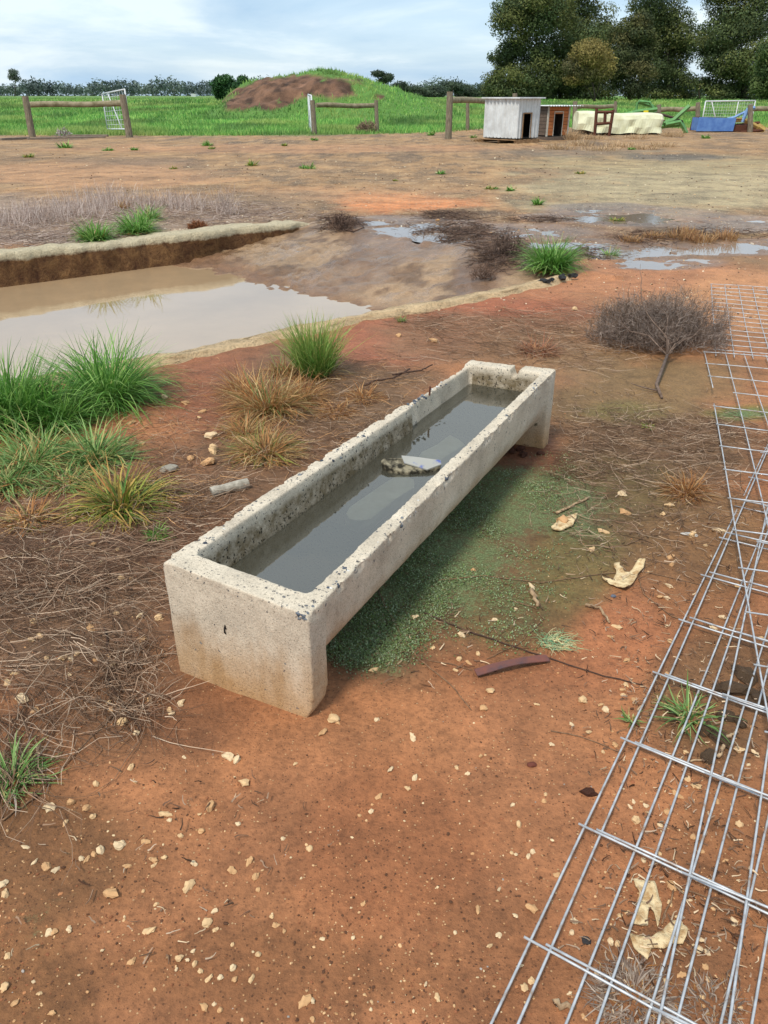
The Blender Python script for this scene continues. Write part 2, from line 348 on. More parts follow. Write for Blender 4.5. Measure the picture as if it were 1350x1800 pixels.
# ------------------------------------------------------------------ water
def water_mat(name, murk, ior, rough, amount, wave=6, ws=.02):
    m, t, b = new_mat(name); o = [n for n in t.nodes if n.type == 'OUTPUT_MATERIAL'][0]
    P = N(t, 'ShaderNodeNewGeometry').outputs['Position']; n = noise(t, P, 1.6, 4, .6); r = ramp(t, n.outputs['Fac'], [(.3, tuple(x * .86 for x in murk)), (.7, murk)])
    t.links.new(r.outputs[0], b.inputs['Base Color']); b.inputs['Roughness'].default_value = rough; b.inputs['IOR'].default_value = ior
    n2 = noise(t, P, wave, 3, .5); bump(t, b, n2.outputs['Fac'], ws, .05)
    if amount < 1:
        tr = N(t, 'ShaderNodeBsdfTransparent'); tr.inputs[0].default_value = (.96, .95, .88, 1); gl = N(t, 'ShaderNodeBsdfGlossy'); gl.inputs['Roughness'].default_value = rough
        mx1 = N(t, 'ShaderNodeMixShader'); mx1.inputs[0].default_value = amount; t.links.new(tr.outputs[0], mx1.inputs[1])
        df = N(t, 'ShaderNodeBsdfDiffuse'); t.links.new(r.outputs[0], df.inputs[0]); t.links.new(df.outputs[0], mx1.inputs[2])
        fr = N(t, 'ShaderNodeFresnel'); fr.inputs['IOR'].default_value = ior; mx2 = N(t, 'ShaderNodeMixShader'); t.links.new(fr.outputs[0], mx2.inputs[0])
        t.links.new(mx1.outputs[0], mx2.inputs[1]); t.links.new(gl.outputs[0], mx2.inputs[2]); t.links.new(mx2.outputs[0], o.inputs['Surface'])
        bn = [n for n in t.nodes if n.type == 'BUMP'][0]; t.links.new(bn.outputs[0], gl.inputs['Normal']); t.links.new(bn.outputs[0], fr.inputs['Normal'])
    return m
M_POOL = water_mat('muddy_water', pc(180, 152, 118), 2.3, .03, 1.0, 5, .012)
M_PUD = water_mat('puddle_film', pc(150, 130, 112), 1.9, .05, 1.0, 9, .02)
def sheet(name, pts, z, m):
    me = bpy.data.meshes.new(name); me.from_pydata([(x, y, z) for x, y in pts], [], [tuple(range(len(pts)))]); me.materials.append(m); return link(name, me)
tag(sheet('pool_water', [fromuv(-6, V_NEAR + .01), fromuv(5.6, V_NEAR + .01), fromuv(5.6, V_FAR + .01), fromuv(-6, V_FAR + .01)], POOL_Z, M_POOL), kind='structure')
pw = sheet('puddle_water', [fromuv(6.64, 4.2), fromuv(14, 2.2), fromuv(16, 9.6), fromuv(9.0, 12.6), fromuv(6.64, 9.9)], -.006, M_PUD)
tag(pw, kind='structure')

# ------------------------------------------------------------------ pit edging walls
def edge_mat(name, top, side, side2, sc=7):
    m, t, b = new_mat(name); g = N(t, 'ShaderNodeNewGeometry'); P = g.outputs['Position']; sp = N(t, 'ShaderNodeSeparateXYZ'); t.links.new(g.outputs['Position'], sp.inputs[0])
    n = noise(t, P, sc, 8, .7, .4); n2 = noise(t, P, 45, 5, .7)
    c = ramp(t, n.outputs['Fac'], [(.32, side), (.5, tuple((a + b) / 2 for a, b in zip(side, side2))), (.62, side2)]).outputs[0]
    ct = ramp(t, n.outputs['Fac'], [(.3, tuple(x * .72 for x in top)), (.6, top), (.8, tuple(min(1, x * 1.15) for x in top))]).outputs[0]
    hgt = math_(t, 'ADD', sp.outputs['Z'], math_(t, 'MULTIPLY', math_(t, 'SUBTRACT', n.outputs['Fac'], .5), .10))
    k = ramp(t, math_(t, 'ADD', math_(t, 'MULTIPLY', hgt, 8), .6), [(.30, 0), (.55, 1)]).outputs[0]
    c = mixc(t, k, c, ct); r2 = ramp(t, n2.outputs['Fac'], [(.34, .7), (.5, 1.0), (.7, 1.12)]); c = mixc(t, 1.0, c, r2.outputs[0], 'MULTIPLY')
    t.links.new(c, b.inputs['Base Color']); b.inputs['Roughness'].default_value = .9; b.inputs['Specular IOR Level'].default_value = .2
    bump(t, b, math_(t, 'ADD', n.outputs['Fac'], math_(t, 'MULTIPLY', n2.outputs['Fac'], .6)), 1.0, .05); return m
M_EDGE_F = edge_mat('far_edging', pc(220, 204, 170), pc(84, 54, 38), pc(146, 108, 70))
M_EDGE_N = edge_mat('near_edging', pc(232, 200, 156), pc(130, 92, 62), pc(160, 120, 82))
def edging(name, u0, u1, v_in, width, sgn, top, mat, amp, depth=1.0, taper=True, bend=0.0):
    nu = int((u1 - u0) / .035); us = np.linspace(u0, u1, nu); prof = []
    # profile: inner bottom, inner top lip, top across, outer top, outer bottom
    q = [(0, -depth), (0, -.6), (.0, -.35), (.012, -.18), (.0, -.07), (.004, -.03), (.018, -.004), (.06, .0), (width * .35, .004), (width * .7, .002), (width - .05, -.008), (width - .008, -.03), (width, -.06), (width, -.25)]
    V = []
    for j, u in enumerate(us):
        wob = amp * (fbm(u, 3.3 + v_in, 1.3, 4) - .5) * 2 + .06 * (fbm(u, 13.3 + v_in, 6.5, 3) - .5); wt = width * (1 + 1.1 * (fbm(u, 9.1, 1.6, 4) - .5)); hh = top + .07 * (fbm(u, 20 + v_in, 2.1, 5, .6) - .5)
        e = min(1, (u1 - u) / .35 + .15) if taper else 1
        for i, (a, z) in enumerate(q):
            jit = .03 * (fbm(u * 9, i * 3.1 + v_in, 1, 3) - .5)
            lip = wob if i > 3 else wob * .25
            vv = v_in + sgn * (lip + a * (wt / width) * (1 if i > 6 else 1)) + jit + bend * max(0, (u - 5.2)) ** 2
            x, y = fromuv(u, vv); zj = .035 * (fbm(u * 4.5, i * 1.7 + v_in * 3, 1, 3) - .5) * (1 if i > 4 else 0); V.append((x, y, (hh + z + zj) if i > 3 else min(hh, 0) + z))
            if i > 3 and e < 1: V[-1] = (x, y, V[-1][2] * e - (1 - e) * .04)
    k = len(q); F = [(j*k+i, j*k+i+1, (j+1)*k+i+1, (j+1)*k+i) for j in range(nu-1) for i in range(k-1)]
    return link(name, mesh_np(name, V, F, [mat], None, True))
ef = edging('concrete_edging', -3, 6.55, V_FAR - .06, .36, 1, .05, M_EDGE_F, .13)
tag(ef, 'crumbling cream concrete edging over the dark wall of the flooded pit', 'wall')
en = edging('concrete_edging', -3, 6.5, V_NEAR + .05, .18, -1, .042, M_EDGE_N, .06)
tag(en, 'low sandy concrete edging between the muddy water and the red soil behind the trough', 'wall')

# ------------------------------------------------------------------ blade and twig generators (vectorised)
def blades(C, n, rad, L, W, lean, droop, cols, rng, seg=5, tipc=None, flat=0.0, hgt=None):
    """n blades round centre C; returns V, F, colour"""
    az = rng.random(n) * 2 * np.pi; rr = rad * np.sqrt(rng.random(n))
    bx = C[0] + rr * np.cos(az); by = C[1] + rr * np.sin(az); bz = np.full(n, C[2]) if hgt is None else hgt(bx, by)
    az2 = az + rng.normal(0, .7, n)
    Ls = L * (.25 + .85 * rng.random(n) ** .8); ph = np.abs(rng.normal(lean, lean * .5 + .08, n)) + rr / max(rad, 1e-3) * lean * .8; dr = np.abs(rng.normal(droop * 1.2, droop * .6 + .15, n))
    Ws = W * rng.uniform(.6, 1.2, n); tw = rng.normal(0, .5, n)
    t = np.linspace(0, 1, seg + 1); P = np.zeros((n, seg + 1, 3)); P[:, 0] = np.stack([bx, by, bz - .008], 1)
    sd_ = rng.normal(0, .8, n)
    for i in range(1, seg + 1):
        a = np.clip(ph + dr * t[i] ** 1.3, 0, 2.3); d = Ls / seg; azi = az2 + sd_ * t[i]
        P[:, i, 0] = P[:, i-1, 0] + d * np.sin(a) * np.cos(azi); P[:, i, 1] = P[:, i-1, 1] + d * np.sin(a) * np.sin(azi); P[:, i, 2] = P[:, i-1, 2] + d * np.cos(a)
    gz = (C[2] if hgt is None else bz[:, None]) + .004 + .01 * rng.random((n, 1)); P[:, 1:, 2] = np.maximum(P[:, 1:, 2], gz)
    side = np.stack([-np.sin(az2 + tw), np.cos(az2 + tw), np.zeros(n)], 1)
    wt = np.array([.75, 1, .95, .8, .5, .06]) if seg == 5 else np.interp(t, [0, .4, 1], [.8, 1, .06])
    V = np.zeros((n, seg + 1, 2, 3)); off = side[:, None, :] * (Ws[:, None] * wt[None])[:, :, None] * .5
    V[:, :, 0] = P - off; V[:, :, 1] = P + off
    base = np.arange(n)[:, None] * (2 * seg + 2) + np.arange(seg)[None] * 2
    F = np.stack([base, base + 1, base + 3, base + 2], -1).reshape(-1, 4)
    cols = np.asarray(cols); ci = cols[rng.integers(0, len(cols), n)] * rng.uniform(.75, 1.25, (n, 1))
    cc_ = np.repeat(ci[:, None, :], seg + 1, 1)
    if tipc is not None:
        k = (t ** 2)[None, :, None] * rng.random((n, 1, 1)); cc_ = cc_ * (1 - k) + np.asarray(tipc)[None, None] * k
    cc_ = np.repeat(cc_[:, :, None, :], 2, 2)
    return V.reshape(-1, 3), F, cc_.reshape(-1, 3)
def twigs(S, az, L, r, cols, rng, pts=5, wig=.35, pitch=0.0, lift=.01, hgt=None, up=None):
    """3-sided thin tubes lying about; S (n,3) start points"""
    n = len(S); P = np.zeros((n, pts, 3)); P[:, 0] = S; a = az.copy(); pt = np.full(n, pitch) + rng.normal(0, .12, n) if up is None else up.copy()
    for i in range(1, pts):
        a = a + rng.normal(0, wig, n); pt = pt + rng.normal(0, .12 if up is None else .25, n); d = L / (pts - 1)
        P[:, i, 0] = P[:, i-1, 0] + d * np.cos(a) * np.cos(pt); P[:, i, 1] = P[:, i-1, 1] + d * np.sin(a) * np.cos(pt); P[:, i, 2] = P[:, i-1, 2] + d * np.sin(pt)
    if hgt is not None:
        g = hgt(P[:, :, 0].ravel(), P[:, :, 1].ravel()).reshape(n, pts) + .002
        if up is None: P[:, :, 2] = g + np.abs(P[:, :, 2] - P[:, :1, 2]) * .6 + lift * rng.random((n, 1))
        else: P[:, :, 2] = np.maximum(P[:, :, 2], g)
    T = np.gradient(P, axis=1); T /= np.linalg.norm(T, axis=2, keepdims=True) + 1e-9
    ref = np.where(np.abs(T[..., 2:]) > .9, np.array([1., 0, 0]), np.array([0, 0, 1.])); A = np.cross(T, ref); A /= np.linalg.norm(A, axis=2, keepdims=True) + 1e-9; B = np.cross(A, T)
    rad = (np.asarray(r)[:, None] if hasattr(r, '__len__') else np.full((n, 1), r)) * np.linspace(1, .45, pts)[None]
    V = np.zeros((n, pts, 3, 3))
    for k in range(3):
        th = 2 * np.pi * k / 3; V[:, :, k] = P + (A * math.cos(th) + B * math.sin(th)) * rad[..., None]
    base = np.arange(n)[:, None, None] * (pts * 3) + np.arange(pts - 1)[None, :, None] * 3; k = np.arange(3)[None, None]; k2 = (k + 1) % 3
    F = np.stack([base + k, base + k2, base + 3 + k2, base + 3 + k], -1).reshape(-1, 4)
    cols = np.asarray(cols); ci = cols[rng.integers(0, len(cols), n)] * rng.uniform(.7, 1.25, (n, 1))
    return V.reshape(-1, 3), F, np.repeat(ci, pts * 3, 0), P
def join(parts):
    V, F, C, k = [], [], [], 0
    for p in parts:
        V.append(p[0]); F.append(p[1] + k); C.append(p[2]); k += len(p[0])
    return np.concatenate(V), np.concatenate(F), np.concatenate(C)

# ------------------------------------------------------------------ the concrete trough
TX, TY, TYAW, TL, TWN, TWF, TH_, TRN, TRF, TSK = -.4195, 1.7695, .4904, 2.2708, .4876, .4479, .4056, .0198, -.0078, -.0368
def trough_mat():
    m, t, b = new_mat('cast_concrete'); P = N(t, 'ShaderNodeTexCoord').outputs['Object']; sp = N(t, 'ShaderNodeSeparateXYZ'); t.links.new(P, sp.inputs[0])
    g = N(t, 'ShaderNodeNewGeometry'); nz = N(t, 'ShaderNodeSeparateXYZ'); t.links.new(g.outputs['Normal'], nz.inputs[0])
    n1 = noise(t, P, 5, 8, .65); n2 = noise(t, P, 26, 6, .7); n3 = noise(t, P, 190, 3, .6)
    c = ramp(t, n1.outputs['Fac'], [(.3, pc(180, 167, 148)), (.5, pc(208, 194, 172)), (.7, pc(224, 210, 188))]).outputs[0]
    # tan earth stain wicked up from the soil, with a ragged top
    zz = math_(t, 'ADD', sp.outputs['Z'], math_(t, 'MULTIPLY', math_(t, 'SUBTRACT', n1.outputs['Fac'], .5), .22))
    st = ramp(t, math_(t, 'MULTIPLY', zz, 2.5), [(.05, 1), (.34, .55), (.62, 0)]).outputs[0]
    c = mixc(t, math_(t, 'MULTIPLY', st, .9), c, pc(190, 148, 100))
    # rusty-brown runs
    mp = N(t, 'ShaderNodeMapping'); mp.inputs['Scale'].default_value = (7, 7, 1.1); t.links.new(P, mp.inputs[0]); n4 = noise(t, mp.outputs[0], 1.6, 5, .6)
    low = ramp(t, math_(t, 'MULTIPLY', sp.outputs['Z'], 2.5), [(.35, 1), (.85, 0)]).outputs[0]
    c = mixc(t, math_(t, 'MULTIPLY', math_(t, 'MULTIPLY', ramp(t, n4.outputs['Fac'], [(.50, 0), (.70, 1)]).outputs[0], low), .55), c, pc(160, 120, 72))
    r3 = ramp(t, n3.outputs['Fac'], [(.34, .72), (.5, 1.0), (.66, 1.14)]).outputs[0]; c = mixc(t, .85, c, r3, 'MULTIPLY')
    # exposed dark aggregate: dense on the worn rim, sparse elsewhere, black-pitted inside
    v = N(t, 'ShaderNodeTexVoronoi'); v.inputs['Scale'].default_value = 98; v.inputs['Randomness'].default_value = 1; 
    wv = N(t, 'ShaderNodeVectorMath', operation='ADD'); sc_ = N(t, 'ShaderNodeVectorMath', operation='SCALE'); sc_.inputs['Scale'].default_value = .034; t.links.new(n2.outputs['Color'], sc_.inputs[0]); t.links.new(P, wv.inputs[0]); t.links.new(sc_.outputs[0], wv.inputs[1]); t.links.new(wv.outputs[0], v.inputs['Vector'])
    vs = N(t, 'ShaderNodeSeparateColor'); t.links.new(v.outputs['Color'], vs.inputs[0])
    rim = ramp(t, math_(t, 'MULTIPLY', sp.outputs['Z'], 2.5), [(.60, .018), (.85, .06), (.93, .11), (.975, .24)]).outputs[0]
    inn = N(t, 'ShaderNodeAttribute', attribute_name='inner').outputs['Fac']
    band_ = ramp(t, math_(t, 'MULTIPLY', sp.outputs['Z'], 2.5), [(.74, 1), (.88, .35), (.97, .12)]).outputs[0]
    dens = math_(t, 'ADD', math_(t, 'MULTIPLY', rim, ramp(t, n1.outputs['Fac'], [(.35, .2), (.65, 1.6)]).outputs[0]), math_(t, 'MULTIPLY', math_(t, 'MULTIPLY', inn, band_), .75))
    dk = math_(t, 'MULTIPLY', math_(t, 'LESS_THAN', v.outputs['Distance'], math_(t, 'ADD', math_(t, 'ADD', .16, math_(t, 'MULTIPLY', vs.outputs[2], .30)), math_(t, 'MULTIPLY', math_(t, 'SUBTRACT', n3.outputs['Fac'], .5), 1.1))), math_(t, 'LESS_THAN', vs.outputs[0], dens))
    dc = ramp(t, vs.outputs[1], [(0, pc(62, 64, 70)), (.5, pc(92, 94, 98)), (.85, pc(128, 128, 124)), (1, pc(150, 110, 84))], 'CONSTANT').outputs[0]
    dc = mixc(t, inn, dc, pc(46, 40, 30))
    # algae film on the inside below the rim
    c = mixc(t, math_(t, 'MULTIPLY', inn, ramp(t, n2.outputs['Fac'], [(.3, .25), (.6, .95)]).outputs[0]), c, pc(112, 96, 68))
    deep = ramp(t, math_(t, 'MULTIPLY', sp.outputs['Z'], 2.5), [(.70, 1), (.79, 0)]).outputs[0]
    c = mixc(t, math_(t, 'MULTIPLY', math_(t, 'MULTIPLY', inn, deep), .8), c, pc(92, 82, 56))
    c = mixc(t, math_(t, 'MULTIPLY', dk, .92), c, dc)
    vp = N(t, 'ShaderNodeTexVoronoi'); vp.inputs['Scale'].default_value = 230; t.links.new(P, vp.inputs['Vector']); vps = N(t, 'ShaderNodeSeparateColor'); t.links.new(vp.outputs['Color'], vps.inputs[0])
    pit = math_(t, 'MULTIPLY', math_(t, 'LESS_THAN', vp.outputs['Distance'], .34), math_(t, 'LESS_THAN', vps.outputs[0], .12))
    c = mixc(t, math_(t, 'MULTIPLY', pit, .7), c, pc(92, 80, 64))
    t.links.new(c, b.inputs['Base Color']); b.inputs['Roughness'].default_value = .88; b.inputs['Specular IOR Level'].default_value = .25
    h = math_(t, 'ADD', math_(t, 'MULTIPLY', n3.outputs['Fac'], .35), math_(t, 'MULTIPLY', n2.outputs['Fac'], .5)); h = math_(t, 'SUBTRACT', h, math_(t, 'MULTIPLY', pit, .4)); h = math_(t, 'SUBTRACT', h, math_(t, 'MULTIPLY', dk, math_(t, 'SUBTRACT', math_(t, 'MULTIPLY', inn, .9), .12)))
    bump(t, b, h, .7, .006); return m
M_CONC = trough_mat()
troot = empty('concrete_trough', (TX, TY, 0))
tag(troot, 'long pale concrete water trough with chipped rim standing on two end slabs', 'trough')
def tw_(l, wn, z):      # straight trough space (l along, wn in -.5...5 across, z 0..H) -> local to the root
    k = l / TL; W_ = TWN + (TWF - TWN) * k; rl = TRN + (TRF - TRN) * k
    a = np.array([math.sin(TYAW), math.cos(TYAW)]); bb = np.array([math.cos(TYAW + TSK), -math.sin(TYAW + TSK)])
    q = a[None] * np.asarray(l)[:, None] + bb[None] * (np.asarray(wn) * W_)[:, None]
    return np.stack([q[:, 0], q[:, 1], np.asarray(z) - rl * 2 * np.asarray(wn) * np.clip(np.asarray(z) / TH_, 0, 1)], 1)
def build_trough():
    H = TH_; mb = MB()
    # U-shaped wall section (w, z), metres, w in units of half width handled later
    hw = .5
    outer = [(hw, H), (hw * .985, H - .05), (hw * .955, H - .115)] + [(hw * .955 * math.cos(a) ** .8, (H - .115) - (H - .115 - .085) * math.sin(a)) for a in np.linspace(.16, math.pi / 2 - .001, 9)]
    ihw = .5 - .105
    inner = [(ihw, H), (ihw * .97, H - .06), (ihw * .93, H - .13)] + [(ihw * .93 * math.cos(a) ** .8, (H - .13) - .12 * math.sin(a)) for a in np.linspace(.2, math.pi / 2 - .001, 7)]
    ro = outer + [(-x, z) for x, z in outer[::-1]][1:]; ri = inner + [(-x, z) for x, z in inner[::-1]][1:]
    ls = np.linspace(.02, TL - .02, 60); ring = ro + ri[::-1]; k = len(ring); V = []
    for l in ls:
        for i, (x, z) in enumerate(ring):
            xx = x
            if i >= len(ro) and x < -.12 and z > H - .14: xx = x - (.05 if l > 1.52 else 0.0)      # wall is thinner past the cast step
            zz = z - (.012 if (x < -.3 and l > 1.52 and z > H - .02) else 0)
            V.append((l, xx, zz))
    F = [(j*k+i, j*k+(i+1)%k, (j+1)*k+(i+1)%k, (j+1)*k+i) for j in range(len(ls)-1) for i in range(k)] + [tuple(range(k))[::-1], tuple((len(ls)-1)*k+i for i in range(k))]
    mb.add(V, F)
    # end slabs, chamfered at the foot
    for l0, l1, ch in ((0, .085, .045), (TL - .085, TL, .02)):
        poly = [(-.5, -.06), (.5 - ch * 2.2, -.06), (.5 - ch * 1.2, .012), (.5 - ch * .25, .03 + ch * .5), (.5, .05 + ch), (.5, H - .012), (.5 - .02, H), (-.5 + .02, H), (-.5, H - .012)]
        if l0 == 0: mb.prism(poly, l0, l1, 'x')
        else:
            poly = [(-.5, -.06), (.5 - .03, -.06), (.5, .0), (.5, H - .01), (.49, H), (.135, H), (.12, H - .035), (.06, H - .045), (.035, H), (-.5, H)]
            mb.prism(poly, l0, l1, 'x')
    # metric width for remeshing
    mb.v = [(a, b_ * .47, c) for a, b_, c in mb.v]
    me = bpy.data.meshes.new('trough_tmp'); me.from_pydata(mb.v, [], mb.f); bm = bmesh.new(); bm.from_mesh(me); bmesh.ops.recalc_face_normals(bm, faces=bm.faces); bm.to_mesh(me); bm.free()
    o = bpy.data.objects.new('trough_tmp', me); COL.objects.link(o)
    md = o.modifiers.new('r', 'REMESH'); md.mode = 'VOXEL'; md.voxel_size = .0078
    s = o.modifiers.new('s', 'SMOOTH'); s.factor = .5; s.iterations = 4
    dg = bpy.context.evaluated_depsgraph_get(); ev = bpy.data.meshes.new_from_object(o.evaluated_get(dg))
    nv = len(ev.vertices); co = np.zeros(nv * 3, np.float32); ev.vertices.foreach_get('co', co); co = co.reshape(-1, 3).astype(float)
    no = np.zeros(nv * 3, np.float32); ev.vertices.foreach_get('normal', no); no = no.reshape(-1, 3)
    fs = np.array([tuple(p.vertices) for p in ev.polygons if len(p.vertices) == 4]); bpy.data.objects.remove(o)
    # worn, crumbled surface: more on the rim
    rimk = sstep(H - .06, H - .01, co[:, 2]); a = co[:, 0] * 1.0 + co[:, 2] * .7; b_ = co[:, 1] + co[:, 2] * .6
    rough = (fbm(a, b_, 70, 3) - .5) * (.0022 + .0042 * rimk) + (fbm(a, b_, 9, 2) - .5) * (.003 + .001 * rimk)
    edge = sstep(.205, .232, np.abs(co[:, 1])) * sstep(H - .035, H - .012, co[:, 2])
    chip = edge * np.clip(fbm(co[:, 0] * 1.0, co[:, 1], 34, 3) - .50, 0, 1) * -.04
    co = co + no * (rough + chip)[:, None]
    inner_k = ((np.abs(co[:, 1]) < .185) & (co[:, 0] > .07) & (co[:, 0] < TL - .07) & (co[:, 2] > .13) & (no[:, 2] > -.3)).astype(float) * sstep(H - .02, H - .05, co[:, 2])
    V = tw_(co[:, 0], co[:, 1] / .47, co[:, 2])
    fc = co[fs].mean(1)
    part = np.zeros(len(fs), int); part[fc[:, 0] < .088] = 1; part[fc[:, 0] > TL - .088] = 2
    inside = (np.abs(fc[:, 1]) < .18) & (fc[:, 0] > .06) & (fc[:, 0] < TL - .06); part[inside] = 0
    for pid, nm in ((0, 'basin'), (1, 'end_slab'), (2, 'end_slab')):
        f = fs[part == pid]; u_, inv = np.unique(f.ravel(), return_inverse=True)
        me = mesh_np(nm, V[u_], inv.reshape(-1, 4), [M_CONC], None, True); at = me.attributes.new('inner', 'FLOAT', 'POINT'); at.data.foreach_set('value', inner_k[u_].astype(np.float32))
        link(nm, me, troot)
build_trough()
# broken aggregate standing proud along the worn outer rim and at the near corner
def rock_template(seed, sub=1, rough=.35):
    bm = bmesh.new(); bmesh.ops.create_icosphere(bm, subdivisions=sub, radius=1.0); r = random.Random(seed)
    sx, sy, sz = r.uniform(.8, 1.25), r.uniform(.65, 1.0), r.uniform(.5, .85)
    for v in bm.verts:
        k = 1 + r.uniform(-rough, rough); v.co = Vector((v.co.x * sx * k, v.co.y * sy * k, v.co.z * sz * k))
    V = np.array([v.co[:] for v in bm.verts]); F = np.array([[q.index for q in f.verts] for f in bm.faces]); bm.free(); return V, F
def scatter_rocks(P, S, cols, rng, temps, squash=1.0):
    out_ = []
    n = len(P); ti = rng.integers(0, len(temps), n)
    for k, (V, F) in enumerate(temps):
        id_ = np.where(ti == k)[0]; m = len(id_)
        if not m: continue
        a = rng.random(m) * 2 * np.pi; ca, sa = np.cos(a), np.sin(a); b_ = rng.normal(0, .4, m); cb, sb = np.cos(b_), np.sin(b_)
        v = V[None] * S[id_][:, None, None]; x = v[..., 0] * ca[:, None] - v[..., 1] * sa[:, None]; y = v[..., 0] * sa[:, None] + v[..., 1] * ca[:, None]; z = v[..., 2] * squash
        y, z = y * cb[:, None] - z * sb[:, None], y * sb[:, None] + z * cb[:, None]
        VV = np.stack([x, y, z], -1) + P[id_][:, None, :]
        FF = F[None] + (np.arange(m) * len(V))[:, None, None]
        out_.append((VV.reshape(-1, 3), FF.reshape(-1, 3), np.repeat(cols[id_], len(V), 0)))
    return join(out_)
T0 = [rock_template(s, 1, .22) for s in range(6)]
rg = np.random.default_rng(5)
ll, ww, zz_ = [], [], []
for l in np.arange(.05, 2.2, .0030):
    dn = fbm(l * 1.0, 2.2, 7, 3)
    if rg.random() < sstep(.40, .62, dn) * .95: ll.append(l + rg.normal(0, .01)); ww.append(.484 - abs(rg.normal(0, .03))); zz_.append(TH_ - .0035 - abs(rg.normal(0, .004)) - max(0, ww[-1] - .468) * .5)
for _ in range(70): ll.append(abs(rg.normal(.01, .018))); ww.append(.478 - abs(rg.normal(0, .035))); zz_.append(TH_ - .004 - abs(rg.normal(0, .010)))
for _ in range(110): ll.append(rg.uniform(.1, 1.9)); ww.append(-.47 + abs(rg.normal(0, .03))); zz_.append(TH_ - .003 - abs(rg.normal(0, .003)))
Pg = tw_(np.array(ll), np.array(ww), np.array(zz_)); pal = np.array([pc(66, 72, 82), pc(96, 102, 110), pc(124, 128, 132), pc(82, 88, 98), pc(214, 212, 206)])
V, F, C = scatter_rocks(Pg, rg.uniform(.0035, .0090, len(Pg)), pal[rg.integers(0, 5, len(Pg))], rg, T0)
tag(link('aggregate', mesh_np('aggregate', V, F, [M_STONE], C), troot), kind='stuff')
# rusty bolt in the rim
bp_ = tw_(np.array([1.72]), np.array([-.44]), np.array([TH_ - .02]))[0]
M_RUST = simple('rusty_steel', pc(112, 66, 46), .85, pc(70, 46, 38), 30, 0, .4, .004)
MB().tube([bp_, bp_ + np.array([.002, 0, .042])], .0045, 8).obj('bolt', M_RUST, troot)
# a crack in the near slab: a thin recessed dark sliver
M_DARK = simple('dark_gap', (.015, .012, .01), .95, bmp=0)
fc_ = tw_(np.array([.0005, .0005, .0005, .0005, .0005, .0005]), np.array([-.085, -.078, -.092, -.083, -.098, -.094]), np.array([.262, .248, .244, .228, .232, .250])); fb_ = tw_(np.full(6, .006), np.array([-.085, -.078, -.092, -.083, -.098, -.094]), np.array([.262, .248, .244, .228, .232, .250]))
fo_ = fc_ - np.array([math.sin(TYAW), math.cos(TYAW), 0]) * .0022
MB().add([fo_[i] for i in (0, 1, 2, 3, 4, 5)] + [fb_[i] for i in range(6)], [(0, 1, 2, 3, 4, 5), (6, 11, 10, 9, 8, 7)] + [(i, 6 + i, 6 + (i + 1) % 6, (i + 1) % 6) for i in range(6)]).obj('crack', M_DARK, troot)
# water in the trough
M_TW = water_mat('trough_water', pc(160, 156, 136), 2.45, .012, .18, 6, .03)
lw = np.array([.05, .05, TL - .05, TL - .05]); ww4 = np.array([-.46, .40, .40, -.46]); wz = TH_ - .105
tv = tw_(lw, ww4, np.full(4, wz)); tv = tv + np.array([TX, TY, 0]); tv[:, 2] = wz
me = bpy.data.meshes.new('trough_water'); me.from_pydata([tuple(p) for p in tv], [], [(0, 1, 2, 3)]); me.materials.append(M_TW); tag(link('trough_water', me), kind='structure')
# broken concrete lying in the trough
M_CHUNK = simple('blotched_concrete', pc(150, 140, 116), .9, pc(44, 40, 30), 26, 0, 1.0, .014, thr=(.40, .56))  # M_CHUNK: grey concrete with near-black blotches spread by noise
M_BLUE = simple('painted_face', pc(168, 166, 158), .75, pc(92, 106, 164), 18, 0, .4, .003, thr=(.54, .64))
M_SLAB = simple('submerged_slab', pc(250, 240, 210), .9, pc(226, 212, 172), 10, 0, .4, .006)
def slab(name, pts, z0, z1, m, label, cat, jit=.004, seed=1, loc=None, tiltv=(0, 0)):
    r = random.Random(seed); c = Vector((sum(p[0] for p in pts) / len(pts), sum(p[1] for p in pts) / len(pts), z0)); mb = MB(); n = len(pts)
    vs = []
    for z in (z0, (z0 + z1) / 2, z1):
        for x, y in pts: vs.append((x - c.x + r.uniform(-jit, jit), y - c.y + r.uniform(-jit, jit), z - z0 + r.uniform(-jit, jit) * .6 + (x - c.x) * tiltv[0] + (y - c.y) * tiltv[1]))
    fs = [tuple(range(n))[::-1], tuple(range(2*n, 3*n))] + [(k*n+i, k*n+(i+1)%n, (k+1)*n+(i+1)%n, (k+1)*n+i) for k in range(2) for i in range(n)]
    o = mb.add(vs, fs).obj(name, m, None, c, bevel=.0); tag(o, label, cat); return o
def troughpt(l, wn): p = tw_(np.array([l]), np.array([wn]), np.array([.3]))[0]; return (p[0] + TX, p[1] + TY)
sp_ = [troughpt(*q) for q in [(.69, -.10), (.665, -.04), (.66, .05), (.70, .11), (.86, .12), (.98, .16), (1.05, .10), (1.08, -.04), (1.0, -.09), (.84, -.11), (.74, -.13)]]
slab('concrete_slab', sp_, wz - .05, wz - .006, M_SLAB, 'pale flat concrete slab lying under the water inside the trough', 'concrete slab', .004, 3, tiltv=(.0, .0))
sp_ = [troughpt(*q) for q in [(1.25, -.06), (1.21, .02), (1.20, .12), (1.33, .14), (1.46, .19), (1.50, .08), (1.53, -.03), (1.40, -.05), (1.31, -.09)]]
slab('concrete_slab', sp_, wz - .055, wz - .008, M_SLAB, 'second submerged pale slab in the trough behind the blue painted fragment', 'concrete slab', .005, 8)
